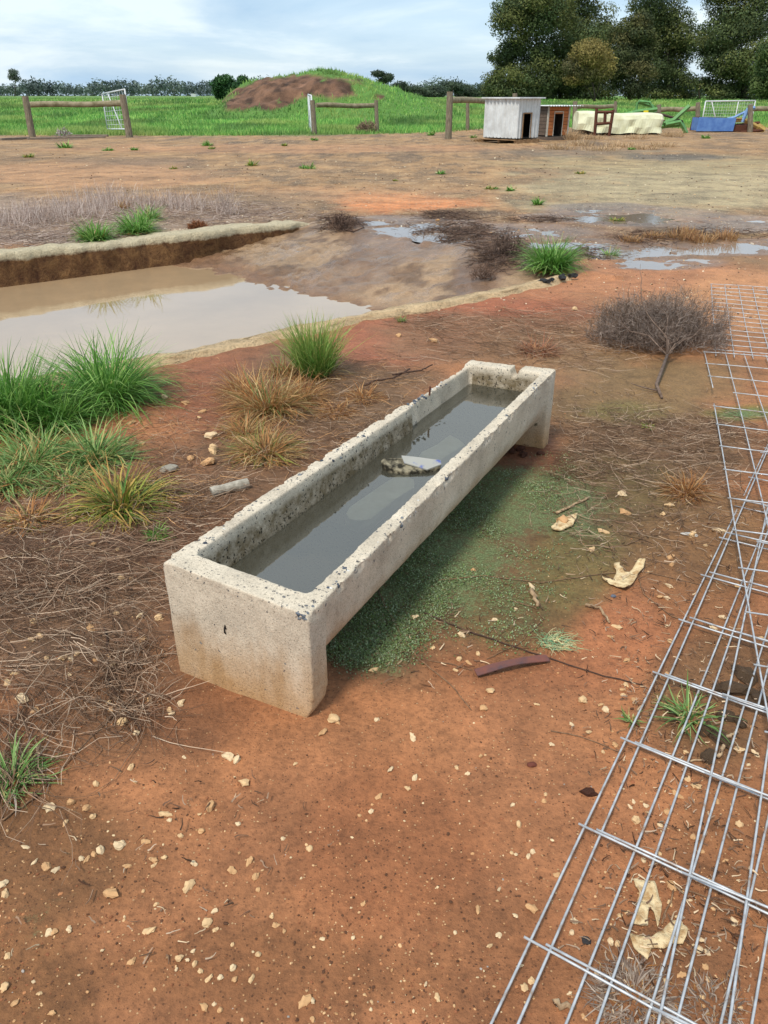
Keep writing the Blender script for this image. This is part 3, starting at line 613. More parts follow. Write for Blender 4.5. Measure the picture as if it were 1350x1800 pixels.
# wedge-shaped fragment with blue and white paint, half out of the water
froot_p = troughpt(1.11, -.01); fr = empty('concrete_fragment', (froot_p[0], froot_p[1], wz - .03)); tag(fr, 'broken concrete fragment with blue and white painted top poking out of the trough water', 'concrete fragment')
A = [Vector((-.112, .018, 0)), Vector((-.085, -.020, 0)), Vector((-.02, -.046, 0)), Vector((.07, -.030, 0)), Vector((.128, .006, 0)), Vector((.124, .030, 0)), Vector((.02, .046, 0)), Vector((-.10, .040, 0))]
tz_ = [.060, .054, .040, .042, .048, .054, .062, .062]; n_ = len(A); rq = random.Random(5)
low = [Vector((p.x * .75, p.y * .6, -.035)) for p in A]; mid_ = [Vector((p.x * .95, p.y * .92 - .006, z_ * .45 + rq.uniform(-.006, .006))) for p, z_ in zip(A, tz_)]; top = [Vector((p.x, p.y, z_)) for p, z_ in zip(A, tz_)]
MB().add(low + mid_ + top, [tuple(range(n_))[::-1]] + [(k*n_+i, k*n_+(i+1)%n_, (k+1)*n_+(i+1)%n_, (k+1)*n_+i) for k in range(2) for i in range(n_)] + [tuple(range(2*n_, 3*n_))]).obj('broken_body', M_CHUNK, fr, bevel=.003)
pt = [top[3] * 1.0, top[4] * 1.0, top[5] * 1.0, top[6] * 1.0, Vector((-.03, .035, .072)), Vector((-.02, .0, .058))]; pt = [p + Vector((0, 0, .004)) for p in pt]; k_ = len(pt)
MB().add(pt + [p - Vector((0, 0, .005)) for p in pt], [tuple(range(k_)), tuple(range(k_, 2*k_))[::-1]] + [(i, (i+1)%k_, k_+(i+1)%k_, k_+i) for i in range(k_)]).obj('painted_face', M_BLUE, fr)

# ------------------------------------------------------------------ grass tussocks
G1 = [pc(106, 156, 62), pc(134, 178, 82), pc(76, 122, 48), pc(162, 198, 110), pc(112, 160, 72), pc(94, 142, 60)]
G2 = [pc(112, 152, 80), pc(136, 168, 96), pc(158, 184, 114), pc(94, 128, 64), pc(190, 180, 116)]
GY = [pc(140, 160, 62), pc(106, 142, 56), pc(174, 172, 84), pc(196, 168, 90), pc(84, 124, 50)]
DRY = [pc(188, 138, 86), pc(164, 112, 66), pc(206, 168, 116), pc(132, 92, 60), pc(176, 120, 66)]
ORG = [pc(196, 138, 84), pc(176, 120, 72), pc(208, 168, 112), pc(150, 112, 74), pc(136, 134, 74), pc(194, 150, 92), pc(216, 186, 134)]
GREY = [pc(172, 152, 134), pc(150, 128, 112), pc(190, 172, 154), pc(126, 106, 92)]
RED = [pc(176, 112, 84), pc(150, 96, 66), pc(190, 140, 98), pc(160, 120, 84)]
def tussock(x, y, wpx, hpx, n, cols, lean, droop, label, width=.0065, tip=None, name='grass_tussock', cat='grass', spread=.34, seed=None, group=None, extra=None):
    c = gp(x, y); s = FPX / toPx(c.x, c.y, c.z)[2]; rad = wpx / s * spread * .5; L = hpx / s * 1.12
    rg_ = np.random.default_rng(seed if seed is not None else int(x * 7 + y))
    n = int(n * (1.5 if y > 560 else 1.3)); width = width * (1.0 if y > 560 else .85)
    parts = [blades((0, 0, 0), n, rad, L, width, lean, droop, cols, rg_, tipc=tip)]
    if name == 'grass_tussock': parts += [blades((0, 0, 0), n // 4, rad * 1.35, L * .62, width * .7, lean + .7, droop + .4, DRY, rg_, tipc=tip)]
    if extra:
        for (m, cc2, ln, dp, k) in extra: parts.append(blades((0, 0, 0), m, rad * 1.15, L * k, width * .85, ln, dp, cc2, rg_, tipc=tip))
    V, F, C = join(parts)
    o = link(name, mesh_np(name, V, F, [M_GRASS], C, False), None, c); tag(o, label, cat, group); return o
YT = pc(206, 186, 110)
tussock(95, 745, 160, 105, 600, G1, .45, .85, 'green grass filling the gap between the tall clump and large tussock', .0075, seed=41, extra=[(120, G2, .8, .9, .9)])
tussock(10, 850, 170, 80, 380, G2, .75, .9, 'green and straw coloured grass clump just above the dry orange tuft', .007, seed=42, extra=[(160, DRY, .9, .8, 1.0)])
tussock(115, 850, 150, 60, 260, G2, .85, .7, 'thin trailing grass clump between sprawling clump and yellow tussock', .006, seed=43, extra=[(140, DRY, .95, .6, 1.0)])
tussock(425, 690, 110, 60, 330, DRY, .7, .8, 'straw brown dead grass clump left of the orange brown tussock', .0045, seed=44)
tussock(530, 700, 130, 60, 420, DRY, .75, .8, 'tangled brown dead grass clump below the upright green tussock', .0045, seed=45)
tussock(430, 760, 120, 50, 330, ORG, .8, .8, 'rusty dry grass clump between the orange tussocks', .0045, seed=46)
tussock(640, 700, 120, 40, 330, DRY, .9, .7, 'flattened straw heap beside the charred branch behind the trough', .004, seed=47)
tussock(22, 745, 190, 130, 820, G1, .28, .75, 'tall green grass clump beside the pool at the left end of the bank', .008, seed=1, extra=[(120, GY, .8, .9, .9)])
tussock(-60, 760, 150, 120, 420, G1, .3, .8, 'green grass clump at the bank continuing the tall clump', .008, seed=12)
tussock(190, 705, 195, 128, 1000, G1, .38, .95, 'large rounded dark green grass tussock against the pool edge', .0075, seed=2, extra=[(160, G2, .8, 1.1, 1.1)])
tussock(60, 815, 210, 100, 560, G2, .75, .9, 'sprawling grey green grass clump below the tall clump', .0075, seed=3, extra=[(150, DRY, .9, .8, .9)])
tussock(165, 805, 180, 88, 360, G2, .72, .7, 'flattened blue green tussock between large tussock and yellow tussock', .0085, seed=4)
tussock(215, 888, 205, 98, 420, GY, .72, .8, 'yellow green grass tussock with splayed blades beside twig litter', .009, tip=pc(206, 150, 90), seed=5, extra=[(90, ORG, 1.0, .5, 1.0)])
tussock(50, 915, 120, 60, 170, ORG, .9, .6, 'dry orange grass tuft next to the yellow green tussock', .0075, seed=6)
tussock(276, 942, 50, 30, 110, G1, .6, .6, 'small bright green grass sprig by the trough corner', .004, seed=7)
tussock(555, 660, 140, 100, 520, G1, .16, .35, 'upright green grass tussock with dry base between pool and trough', .0065, tip=YT, seed=8, extra=[(110, DRY, .7, .7, .6)])
tussock(470, 720, 170, 90, 800, ORG, .55, .9, 'orange brown dry grass tussock behind the trough', .005, seed=9, extra=[(60, G2, .4, .5, .9)])
tussock(468, 795, 185, 66, 620, ORG, .8, .8, 'low orange and green grass tussock close to the trough wall', .005, seed=10, extra=[(130, GY, .7, .7, 1.0)])
tussock(590, 725, 120, 35, 260, DRY, .9, .6, 'flattened straw coloured dead grass behind the trough', .0045, seed=14)
tussock(500, 655, 90, 45, 170, DRY, .6, .6, 'brown dead grass tuft beside the upright green tussock', .005, seed=15, extra=[(40, G2, .3, .4, 1.0)])
tussock(968, 470, 115, 64, 700, G1, .42, .9, 'round bright green grass tussock among the puddles', .014, seed=16)
tussock(168, 421, 90, 42, 420, G1, .5, .8, 'green grass tussock nearest the kerb of the far edging', .016, seed=17, extra=[(40, DRY, .8, .5, .8)])
tussock(240, 407, 105, 46, 440, G1, .55, .8, 'wider green grass tussock on the bank behind the far edging', .016, seed=18)
tussock(262, 386, 70, 34, 260, G2, .5, .8, 'grey green tussock standing behind the wider green tussock', .016, seed=19)
tussock(217, 368, 30, 20, 110, ORG, .4, .5, 'small rust orange grass tuft behind the green bank tussocks', .014, seed=20)
tussock(945, 618, 120, 40, 360, RED, .85, .6, 'reddish dead grass tuft beside the grey dead bush', .005, seed=21)
tussock(1205, 865, 110, 50, 340, DRY, .7, .55, 'brown dry grass tuft beside the wire mesh edge', .004, seed=22)
tussock(1212, 1262, 130, 75, 60, G2, .55, .9, 'thin green grass plant growing up through the wire mesh', .006, seed=23, spread=.2)
tussock(1110, 1268, 36, 34, 16, G2, .35, .5, 'tiny green grass sprout just outside the wire mesh', .005, seed=24, spread=.3)
tussock(20, 1375, 130, 75, 120, G2, .55, .8, 'loose green grass plant at the edge of the twig litter', .006, seed=25, spread=.3, extra=[(20, GREY, .8, .5, 1.0)])
tussock(1115, 1762, 190, 60, 260, GREY, .8, .7, 'grey dead grass tuft under the wire mesh', .0035, seed=26, spread=.6)
tussock(1255, 1770, 110, 40, 90, GREY, .9, .6, 'thin patch of pale dead grass under overlapping wires', .003, seed=27, spread=.7)
tussock(705, 566, 26, 14, 40, G1, .3, .5, 'tiny green sprig on the near pit edging', .006, seed=28)
tussock(945, 360, 28, 16, 90, G1, .4, .6, 'small vivid green tuft on the bare yard behind the puddles', .022, seed=29)
tussock(1072, 452, 40, 22, 110, G2, .5, .6, 'small green tuft on wet ground right of the round tussock', .014, seed=30)
tussock(1085, 389, 60, 10, 90, GY, .6, .6, 'low yellow green weed beside the far puddle', .02, seed=31)
tussock(865, 332, 60, 9, 100, GY, .8, .6, 'flat yellow green weed patch on the gravel yard', .03, seed=32)
tussock(1140, 752, 60, 10, 60, GY, .8, .6, 'flat mossy green weed by the dead bush stem', .006, seed=33)
small = [(443,291,16,12),(540,296,38,10),(115,260,30,12),(50,276,24,8),(365,257,22,10),(897,335,14,10),(1020,305,20,7),(190,265,24,7),(236,264,14,6),(305,297,18,5),(757,238,14,11),(553,247,14,6),(500,256,10,5),(775,306,14,8),(1110,263,14,5),(372,262,12,5),(832,242,12,6),(1240,243,16,8),(695,318,12,4)]
for i, (x, y, w_, h_) in enumerate(small):
    tussock(x, y, w_, h_ * 1.1, 70, G1 if i % 3 else GY, .5, .6, 'small green weed tuft scattered on the bare yard before the fence', .03 if y > 270 else .045, name='weed_tuft', cat='weed', spread=.7, seed=100 + i, group='weed tufts on the bare yard')
straw = [(1195,420,46,24),(1235,424,50,20),(1275,420,44,22),(1150,418,40,14),(1110,424,40,14),(1210,412,40,16)]
for i, (x, y, w_, h_) in enumerate(straw):
    tussock(x, y, w_, h_, 130, [pc(200, 160, 110), pc(180, 140, 96), pc(168, 122, 84)], .25, .5, 'tuft of standing straw coloured dead grass beside the right hand puddle', .011, name='straw_tuft', cat='dead grass', spread=.9, seed=140 + i, group='straw tufts by the puddle')
# dry grass fringe along the parked machinery
for i, (x, y, w_, h_) in enumerate([(985,262,50,14),(1020,256,40,14),(1055,264,60,12),(1090,258,50,12),(1130,262,50,12),(1165,258,40,10),(1005,246,24,20),(1040,244,40,10),(1120,244,40,10),(1180,240,36,14),(840,248,20,8)]):
    tussock(x, y, w_ * 1.2, h_, 170, [pc(214, 186, 148), pc(196, 164, 124), pc(176, 146, 110)], .3, .5, 'clump of pale dry grass in front of the parked farm machinery', .018, name='dry_grass_clump', cat='dead grass', spread=.95, seed=170 + i, group='dry grass by the machinery')

# ------------------------------------------------------------------ litter of twigs and dead stems (uncountable)
TWC = [pc(140, 112, 90), pc(166, 138, 114), pc(108, 84, 66), pc(186, 162, 138), pc(86, 66, 52), pc(120, 92, 74)]
def litter(name, areas, label, cols=TWC, r=(.0007, .0017), wig=.34):
    parts = []; rg_ = np.random.default_rng(len(areas) * 31 + len(label))
    for (cx, cy, rx, ry, n, L, azm, azs) in areas:
        a = rg_.random(n) * 2 * np.pi; q = np.sqrt(rg_.random(n)) * (1 + .25 * rg_.normal(0, 1, n)); X_ = cx + rx * q * np.cos(a); Y_ = cy + ry * q * np.sin(a)
        P_ = np.array([px(x, max(y, 200), .01)[:] for x, y in zip(X_, Y_)]); P_[:, 2] = height(P_[:, 0], P_[:, 1]) + .003
        az = rg_.normal(azm, azs, n) + np.pi * rg_.integers(0, 2, n); sc_ = 1.0
        u_, v_ = uv(P_[:, 0], P_[:, 1]); ok = ~((v_ > V_NEAR - .12) & (v_ < V_FAR + .3) & (u_ < 6.2))
        ll_ = (P_[:, 0] - TX) * math.sin(TYAW) + (P_[:, 1] - TY) * math.cos(TYAW); wv_ = (P_[:, 0] - TX) * math.cos(TYAW) - (P_[:, 1] - TY) * math.sin(TYAW)
        ok &= ~((np.abs(wv_) < .32) & (ll_ > -.12) & (ll_ < TL + .1)); P_ = P_[ok]; az = az[ok]; m = len(P_)
        parts.append(twigs(P_, az, L * rg_.uniform(.35, 1.3, m), rg_.uniform(r[0], r[1], m), cols, rg_, 5, wig, 0.05, .022, height)[:3])
    V, F, C = join(parts); o = link(name, mesh_np(name, V, F, [M_TWIG], C)); tag(o, label, 'litter', kind='stuff')
litter('twig_litter', [(110,1010,240,80,1150,.20,2.9,.7),(60,1110,230,110,560,.18,2.7,.6),(240,1190,70,70,330,.13,2.2,.9),(90,1260,170,60,170,.22,2.3,.4),(330,930,110,60,420,.14,2.8,.8),(40,1340,60,80,120,.25,2.0,.4),(250,1270,60,30,60,.1,2.0,.8)], 'tangle of grey dead stems and twigs covering the soil left of the trough')
litter('twig_litter', [(320,740,150,100,760,.12,2.6,.9),(120,880,150,60,420,.12,2.8,.9),(300,880,90,50,260,.12,2.8,.9),(590,730,120,70,780,.13,2.6,.9),(670,660,100,40,360,.12,2.8,.8),(560,790,130,60,420,.11,2.6,.9),(360,860,130,60,380,.13,2.8,.8)], 'dry grass stems and twigs strewn between the tussocks and the trough', TWC + [pc(196, 150, 104)])
litter('twig_litter', [(1110,770,170,45,1000,.13,3.0,.9),(1040,830,90,40,380,.13,2.8,.9),(1260,770,110,40,380,.14,3.1,.8),(1090,730,170,50,300,.07,3.0,1.2),(1130,930,160,90,320,.05,3.0,1.5),(1200,830,120,40,240,.16,2.7,.8),(1060,900,120,70,160,.14,2.8,.9),(1250,900,90,60,120,.14,2.8,.9)], 'brown twigs and dead stems strewn on the soil right of the trough')
litter('twig_litter', [(860,590,150,45,620,.22,2.8,.8),(1010,570,120,40,380,.24,2.6,.6),(760,570,70,22,200,.2,2.6,.9),(1000,630,120,30,260,.2,2.8,.8)], 'pale dead stems lying along the near pit edging and by the dead bush')
litter('dead_stalks', [(60,398,190,34,1700,.22,3.0,.9),(300,375,190,24,1000,.22,3.0,.9),(420,380,120,20,420,.22,3.0,.9),(60,432,150,16,420,.2,3.0,.9)], 'mat of grey dead stalks on the bank behind the far edging', [pc(176, 156, 144), pc(150, 130, 118), pc(196, 178, 166), pc(132, 110, 96)], (.002, .0045), .4)
litter('dark_debris', [(800,408,75,16,900,.22,3.0,.9),(880,445,50,26,900,.2,3.0,.9),(600,392,30,12,260,.3,2.6,.9),(840,488,28,12,260,.16,3.0,.9),(790,380,50,8,260,.25,3.1,.8),(1000,445,90,14,420,.18,3.0,.9),(1240,412,110,10,260,.22,3.0,.8),(950,386,60,6,160,.25,3.1,.8),(1130,420,60,12,200,.2,3.1,.8)], 'dark matted plant debris on the wet ground round the puddles', [pc(92, 74, 64), pc(72, 56, 48), pc(120, 96, 82), pc(104, 88, 78)], (.002, .0045), .5)
litter('crumb_litter', [(1200,1260,150,160,420,.026,0,1.6),(1200,1600,170,180,360,.024,0,1.6),(1150,1000,180,140,300,.04,0,1.6),(700,1130,200,90,120,.035,0,1.6),(250,1500,280,200,90,.03,0,1.6)], 'short dry bark crumbs and chaff sprinkled on the red soil', TWC + [pc(84, 56, 40), pc(210, 184, 150)], (.001, .0026), .3)
# standing dead stalks (soft grey haze of stems) on the far bank
parts = []; rg_ = np.random.default_rng(77)
for (cx, cy, rx, ry, n, L) in [(60,375,70,12,420,.26),(150,365,70,12,420,.32),(190,352,50,8,300,.34),(270,356,60,10,320,.3),(330,358,50,8,220,.26),(400,366,22,8,90,.4),(20,385,60,10,200,.24)]:
    for _ in range(n):
        c = px(rg_.normal(cx, rx * .6), rg_.normal(cy, ry * .6) + 8, .02); parts.append((c.x, c.y, c.z, L))
P_ = np.array(parts); V, F, C, _ = twigs(P_[:, :3], rg_.random(len(P_)) * 6.28, P_[:, 3] * rg_.uniform(.5, 1.1, len(P_)), np.full(len(P_), .0026), [pc(186, 166, 156), pc(166, 146, 136), pc(206, 190, 180)], rg_, 4, .5, 0, .0, height, rg_.uniform(.7, 1.5, len(P_)))
tag(link('standing_stalks', mesh_np('standing_stalks', V, F, [M_TWIG], C)), 'pale grey standing dead stalks on the bank behind the pool', 'dead grass', kind='stuff')

# ------------------------------------------------------------------ moss and small ground cover below the trough
rg_ = np.random.default_rng(21); pts = []
for (cx, cy, rx, ry, n) in [(650,1120,95,55,1500),(700,1030,110,80,1900),(790,950,120,75,1700),(880,880,110,60,1500),(960,830,70,40,700),(760,1010,190,120,900),(860,1000,120,80,350),(620,1150,60,30,500),(900,1120,50,30,60)]:
    a = rg_.random(n) * 6.283; q = np.sqrt(rg_.random(n)) * (1 + .15 * rg_.normal(0, 1, n)); pts.append(np.stack([cx + rx * q * np.cos(a) * 1.1, cy + ry * q * np.sin(a)], 1))
q = np.concatenate(pts); P_ = np.array([px(x, y, .012)[:] for x, y in q]); keep = fbm(P_[:, 0], P_[:, 1], 7, 3) + rg_.normal(0, .07, len(P_)) > .49; P_ = P_[keep]
wv_ = (P_[:, 0] - TX) * math.cos(TYAW) - (P_[:, 1] - TY) * math.sin(TYAW); ll_ = (P_[:, 0] - TX) * math.sin(TYAW) + (P_[:, 1] - TY) * math.cos(TYAW); P_ = P_[(wv_ > .02) & (ll_ > .10)]
P_[:, 2] = height(P_[:, 0], P_[:, 1]); m = len(P_); K = 7
C0 = np.repeat(P_, K, 0) + rg_.normal(0, 1, (m * K, 3)) * np.array([.016, .016, 0]); C0[:, 2] = np.repeat(P_[:, 2], K) + .002 + np.abs(rg_.normal(0, .0035, m * K))
az = rg_.random(m * K) * 6.283; L_ = rg_.uniform(.003, .0075, m * K); d = np.stack([np.cos(az), np.sin(az), rg_.uniform(.1, .9, m * K)], 1) * L_[:, None]; sd_ = np.stack([-np.sin(az), np.cos(az), rg_.normal(0, .3, m * K)], 1) * (L_ * .38)[:, None]
V = np.stack([C0, C0 + d * .5 + sd_, C0 + d, C0 + d * .5 - sd_], 1).reshape(-1, 3); F = np.arange(m * K * 4).reshape(-1, 4)
pal = np.array([pc(126, 146, 100), pc(144, 162, 118), pc(110, 132, 80), pc(126, 148, 84), pc(160, 174, 138), pc(98, 112, 70), pc(120, 104, 72)]); patch = fbm(C0[:, 0] + 5, C0[:, 1], 3.5, 3)
ci = pal[rg_.integers(0, 7, m * K)] * (.85 + .8 * (patch - .2))[:, None]
tag(link('ground_cover', mesh_np('ground_cover', V, F, [M_GRASS], np.repeat(ci, 4, 0))), 'low feathery green ground cover spreading in the shade of the trough', 'ground cover', kind='stuff')

# ------------------------------------------------------------------ stones
ROCKS = []
for s in range(10):
    V, F = rock_template(40 + s, 2, .24)
    r = np.random.default_rng(s); ph = r.random(3) * 6; k = 1 + .22 * np.sin(V[:, :1] * 2.6 + ph[0]) + .18 * np.sin(V[:, 1:2] * 3.1 + ph[1]) * np.cos(V[:, 2:] * 2.2 + ph[2]); V = V * k
    for ci, c in enumerate([pc(218, 182, 136), pc(204, 160, 114), pc(224, 196, 156)]):
        ROCKS.append(mesh_np('limestone', V, F, [M_STONE], np.tile(np.array(c), (len(V), 1)) * np.random.default_rng(s).uniform(.85, 1.12, (len(V), 1)), False))
def dup_rock(c, hue, name='limestone'):
    pass
M_PALE = simple('pale_stone', pc(226, 206, 170), .9, pc(186, 158, 120), 30, 0, .6, .01)
GRPS = {'red': ('small pale limestone lump lying on the bare red earth before the trough', 'limestone lumps on the bare red earth'),
        'moss': ('small pale limestone lump on the mossy soil beside the trough', 'limestone lumps on the mossy soil'),
        'twig': ('pale limestone lump among the dead twigs left of the trough', 'limestone lumps among the twigs'),
        'mesh': ('pale limestone lump on the soil under the wire mesh', 'limestone lumps under the wire mesh'),
        'back': ('pale limestone lump on the soil between the trough and the pit', 'limestone lumps behind the trough')}
def zone(x, y):
    if x > 870 + (1800 - y) * .475 and y > 850: return 'mesh'
    if y > 1290 or (x < 560 and y > 1230): return 'red'
    if x < 330 and y > 820: return 'twig'
    if x > 555 and y > 790 and x - 555 > (1100 - y) * .95: return 'moss'
    return 'back'
def in_trough(x, y):
    ll_ = (x - TX) * math.sin(TYAW) + (y - TY) * math.cos(TYAW); wv_ = (x - TX) * math.cos(TYAW) - (y - TY) * math.sin(TYAW)
    return abs(wv_) < .27 and -.05 < ll_ < TL + .05
stones = []
big = [(588,1266,15),(568,1288,9),(400,1330,11),(415,1338,10),(430,1376,11),(370,1418,11),(290,1432,10),(195,1572,15),(86,1421,12),(126,1412,9),(155,1421,9),(213,1488,11),(178,1496,10),(165,1502,7),(82,1525,11),(98,1530,8),(331,1560,12),(363,1624,11),(263,1637,9),(317,1685,10),(535,1762,11),(233,1692,8),(8,1554,9),(10,1571,9),(8,1735,12),(85,1641,9),(122,1635,8),(1024,1233,11),(934,1597,11),(922,1736,10),(1118,1443,10),(725,1297,8),(730,1367,7),(667,1401,8),(652,1427,6),(270,1512,8),(256,1480,8),(288,1508,6),(342,1520,7),(318,1470,7),(354,1461,8),(275,1590,6),(454,1565,6),(500,1637,6),(376,1602,6),(380,1635,6),(352,1707,7),(368,1720,7),(359,1769,8),(377,1766,6),(340,1672,5),
       (592,1268,8),(850,1246,9),(862,1215,10),(840,1150,6),(1060,935,8),(1098,902,11),(1215,942,10),(1165,905,8),(990,920,17),(1262,935,12),(1240,960,6),(1092,870,9),(1180,980,7),(1160,1050,8),(1100,1205,7),(812,1118,8),(728,1087,7),(760,1140,6),(806,1160,7),(868,1090,6),(640,1085,6),(1080,1310,9),(1065,1250,8),(1060,1322,5),(1170,1052,7),(1210,850,9),(1237,862,6),
       (40,1232,13),(112,1158,10),(170,1160,8),(160,1105,9),(250,1125,10),(278,1088,9),(215,1018,9),(70,1120,8),(190,1155,6),(125,1160,7),(14,1200,8),(25,1185,7),(215,1272,10),(195,1250,7),(190,1235,6),(303,1254,8),(320,1235,8),(318,1240,6),(298,1250,7),(240,1290,8),(230,1350,8),(170,1380,8),(60,1250,7),(245,1085,8),(135,1150,6),(60,1125,9),(325,710,9),(290,700,8),(230,745,7),(365,815,14),(372,768,13),(375,795,12),(250,780,6),(355,725,7),(335,808,9),(350,735,6),
       (620,1650,5),(800,1640,5),(845,1330,5),(900,1500,5),(1005,1275,7),(970,1310,6),(1190,1400,8),(1172,1428,8),(1225,1385,7),(1260,1410,8),(1180,1560,10),(1300,1450,9),(1010,1620,8),(1005,1640,7),(1085,1660,8),(1240,1700,8),(1225,1668,10),(1090,1610,7),(1105,1605,6),(1140,1790,7),(1300,1320,9),(1210,1370,7),(1290,1620,8),(770,388,5),(790,535,7),(762,600,8),(700,590,6),(1010,545,8)]
rr = random.Random(4)
for x, y, r in big: stones.append((x, y, r * .62))
while len(stones) < 296:
    x = rr.uniform(0, 1340); y = 840 + 960 * rr.random() ** .75; stones.append((x, y, rr.uniform(2.6, 5.0)))
cnt = 0
for i, (x, y, r) in enumerate(stones):
    c = gp(x, y)
    if in_trough(c.x, c.y): continue
    s = float(FPX / toPx(c.x, c.y, c.z)[2]); R = r / s * 1.5; zn = zone(x, y)
    o = link('limestone_lump', ROCKS[rr.randrange(len(ROCKS))], None, (c.x, c.y, c.z + R * .22), (rr.uniform(-.4, .4), rr.uniform(-.4, .4), rr.uniform(0, 6.28)), (R * rr.uniform(.85, 1.2), R * rr.uniform(.75, 1.1), R * rr.uniform(.7, 1.0)))
    tag(o, GRPS[zn][0], 'stone', GRPS[zn][1]); cnt += 1
# finer grit, nobody could count it
n = 12000; rg_ = np.random.default_rng(8); X_ = rg_.uniform(-60, 1410, n); Y_ = 620 + 1240 * rg_.random(n) ** .62
P_ = np.array([px(x, y, .012)[:] for x, y in zip(X_, Y_)]); den = fbm(P_[:, 0], P_[:, 1], 2.4, 4); keep = (den + rg_.normal(0, .14, n) > .47); P_ = P_[keep]; P_ = P_[[not in_trough(x, y) for x, y in P_[:, :2]]]
u_, v_ = uv(P_[:, 0], P_[:, 1]); P_ = P_[~((v_ > V_NEAR - .1) & (u_ < 6.6))]; m = len(P_); S = np.clip(np.abs(rg_.normal(0, .0015, m)) + .0007, 0, .0055); S *= np.where(P_[:, 1] > 4, 1.5, 1)
P_[:, 2] = height(P_[:, 0], P_[:, 1]) + S * .2
pal = np.array([pc(214, 174, 128), pc(200, 152, 106), pc(224, 196, 154), pc(180, 124, 84), pc(150, 96, 66), pc(96, 66, 48), pc(170, 160, 150)]); pr = np.array([.13, .12, .05, .14, .24, .31, .01])
V, F, C = scatter_rocks(P_, S, pal[rg_.choice(7, m, p=pr)] * rg_.uniform(.85, 1.1, (m, 1)), rg_, T0[:3], .8)
tag(link('grit', mesh_np('grit', V, F, [M_STONE], C)), 'fine pale grit and soil crumbs sprinkled over the red earth', 'grit', kind='stuff')
n = 10000; X_ = rg_.uniform(0, 1350, n); Y_ = 255 + 330 * rg_.random(n); P_ = np.array([px(x, y, .012)[:] for x, y in zip(X_, Y_)])
u_, v_ = uv(P_[:, 0], P_[:, 1]); ok = ~((v_ > V_NEAR - .15) & (v_ < V_FAR + .35) & (u_ < 6.9)) & (fbm(P_[:, 0], P_[:, 1], .8, 4) + .12 * (X_ > 850) + rg_.normal(0, .12, n) > .52); P_ = P_[ok]; m = len(P_); S = np.clip(np.abs(rg_.normal(.002, .006, m)) + .003, 0, .03) * np.clip(P_[:, 1] / 14, .7, 1.5)
P_[:, 2] = height(P_[:, 0], P_[:, 1]) + S * .2
V, F, C = scatter_rocks(P_, S, np.array([pc(232, 216, 186), pc(210, 182, 142), pc(186, 150, 112), pc(112, 88, 70), pc(90, 74, 62)])[rg_.integers(0, 5, m)], rg_, T0[:3], .7)
tag(link('gravel', mesh_np('gravel', V, F, [M_STONE], C)), 'loose pale gravel scattered over the bare yard behind the pit', 'gravel', kind='stuff')

# ------------------------------------------------------------------ single bits of debris
def debris_stone(x, y, wpx, label, name='stone', m=M_PALE, sq=(1, .7, .6), rz=0, seed=3):
    c = gp(x, y); R = wpx / float(FPX / toPx(c.x, c.y, c.z)[2]) * .5; V, F = rock_template(seed, 2, .14)
    o = link(name, mesh_np(name, V, F, [m]), None, (c.x, c.y, c.z + R * sq[2] * .35), (0, 0, rz), (R * sq[0], R * sq[1], R * sq[2])); tag(o, label, 'stone'); return o
M_GREYC = simple('grey_concrete', pc(186, 178, 162), .9, pc(140, 132, 118), 40, 0, .7, .006)
debris_stone(298, 828, 34, 'angular grey concrete stone beside the yellow green tussock', 'concrete_lump', M_GREYC, (1, .8, .8), .4, 9)
debris_stone(432, 405-2, 10, 'small pale stone on top of the far edging', 'stone', M_PALE, (1.6, .9, .7), 0, 5)
M_BLK = simple('dark_stone', pc(62, 58, 58), .8, pc(40, 38, 38), 30, 0, .4, .004)
debris_stone(1030, 1654, 20, 'flat dark charcoal coloured stone under the wire mesh', 'dark_stone', M_BLK, (.8, 1, .4), .3, 12)
debris_stone(1078, 1049, 11, 'small blue grey pebble beside the torn cream scrap', 'grey_pebble', simple('slate', pc(112, 118, 130), .7, pc(90, 94, 104), 40), (1, .8, .7), 0, 13)
debris_stone(935, 1345, 22, 'dull red brown stone on the bare red earth', 'red_stone', simple('ironstone', pc(122, 66, 50), .85, pc(92, 52, 42), 40), (1, .6, .5), .2, 14)
debris_stone(1212, 941, 24, 'smooth white stone left of the wire mesh', 'white_stone', simple('white_stone', pc(220, 216, 208), .7, pc(176, 170, 160), 30), (1, .45, .4), -.3, 15)
# half-buried cylinder of concrete beside the trough
a, b_ = gp(372, 872), gp(437, 856); cc0 = (a + b_) / 2; r0 = .026
mb = MB(); L_ = (b_ - a).length / 2; d = (b_ - a).normalized(); rj = random.Random(2)
mb.tube([Vector((0, 0, 0)) + d * (L_ * k) + Vector((rj.uniform(-.002, .002), rj.uniform(-.002, .002), rj.uniform(-.001, .002))) for k in np.linspace(-1, 1, 9)], [r0 * rj.uniform(.9, 1.06) for _ in range(9)], 14)
o = mb.obj('concrete_offcut', M_GREYC, None, cc0 + Vector((0, 0, r0 * .7))); tag(o, 'short rounded concrete offcut lying in the twigs beside the trough', 'concrete offcut')
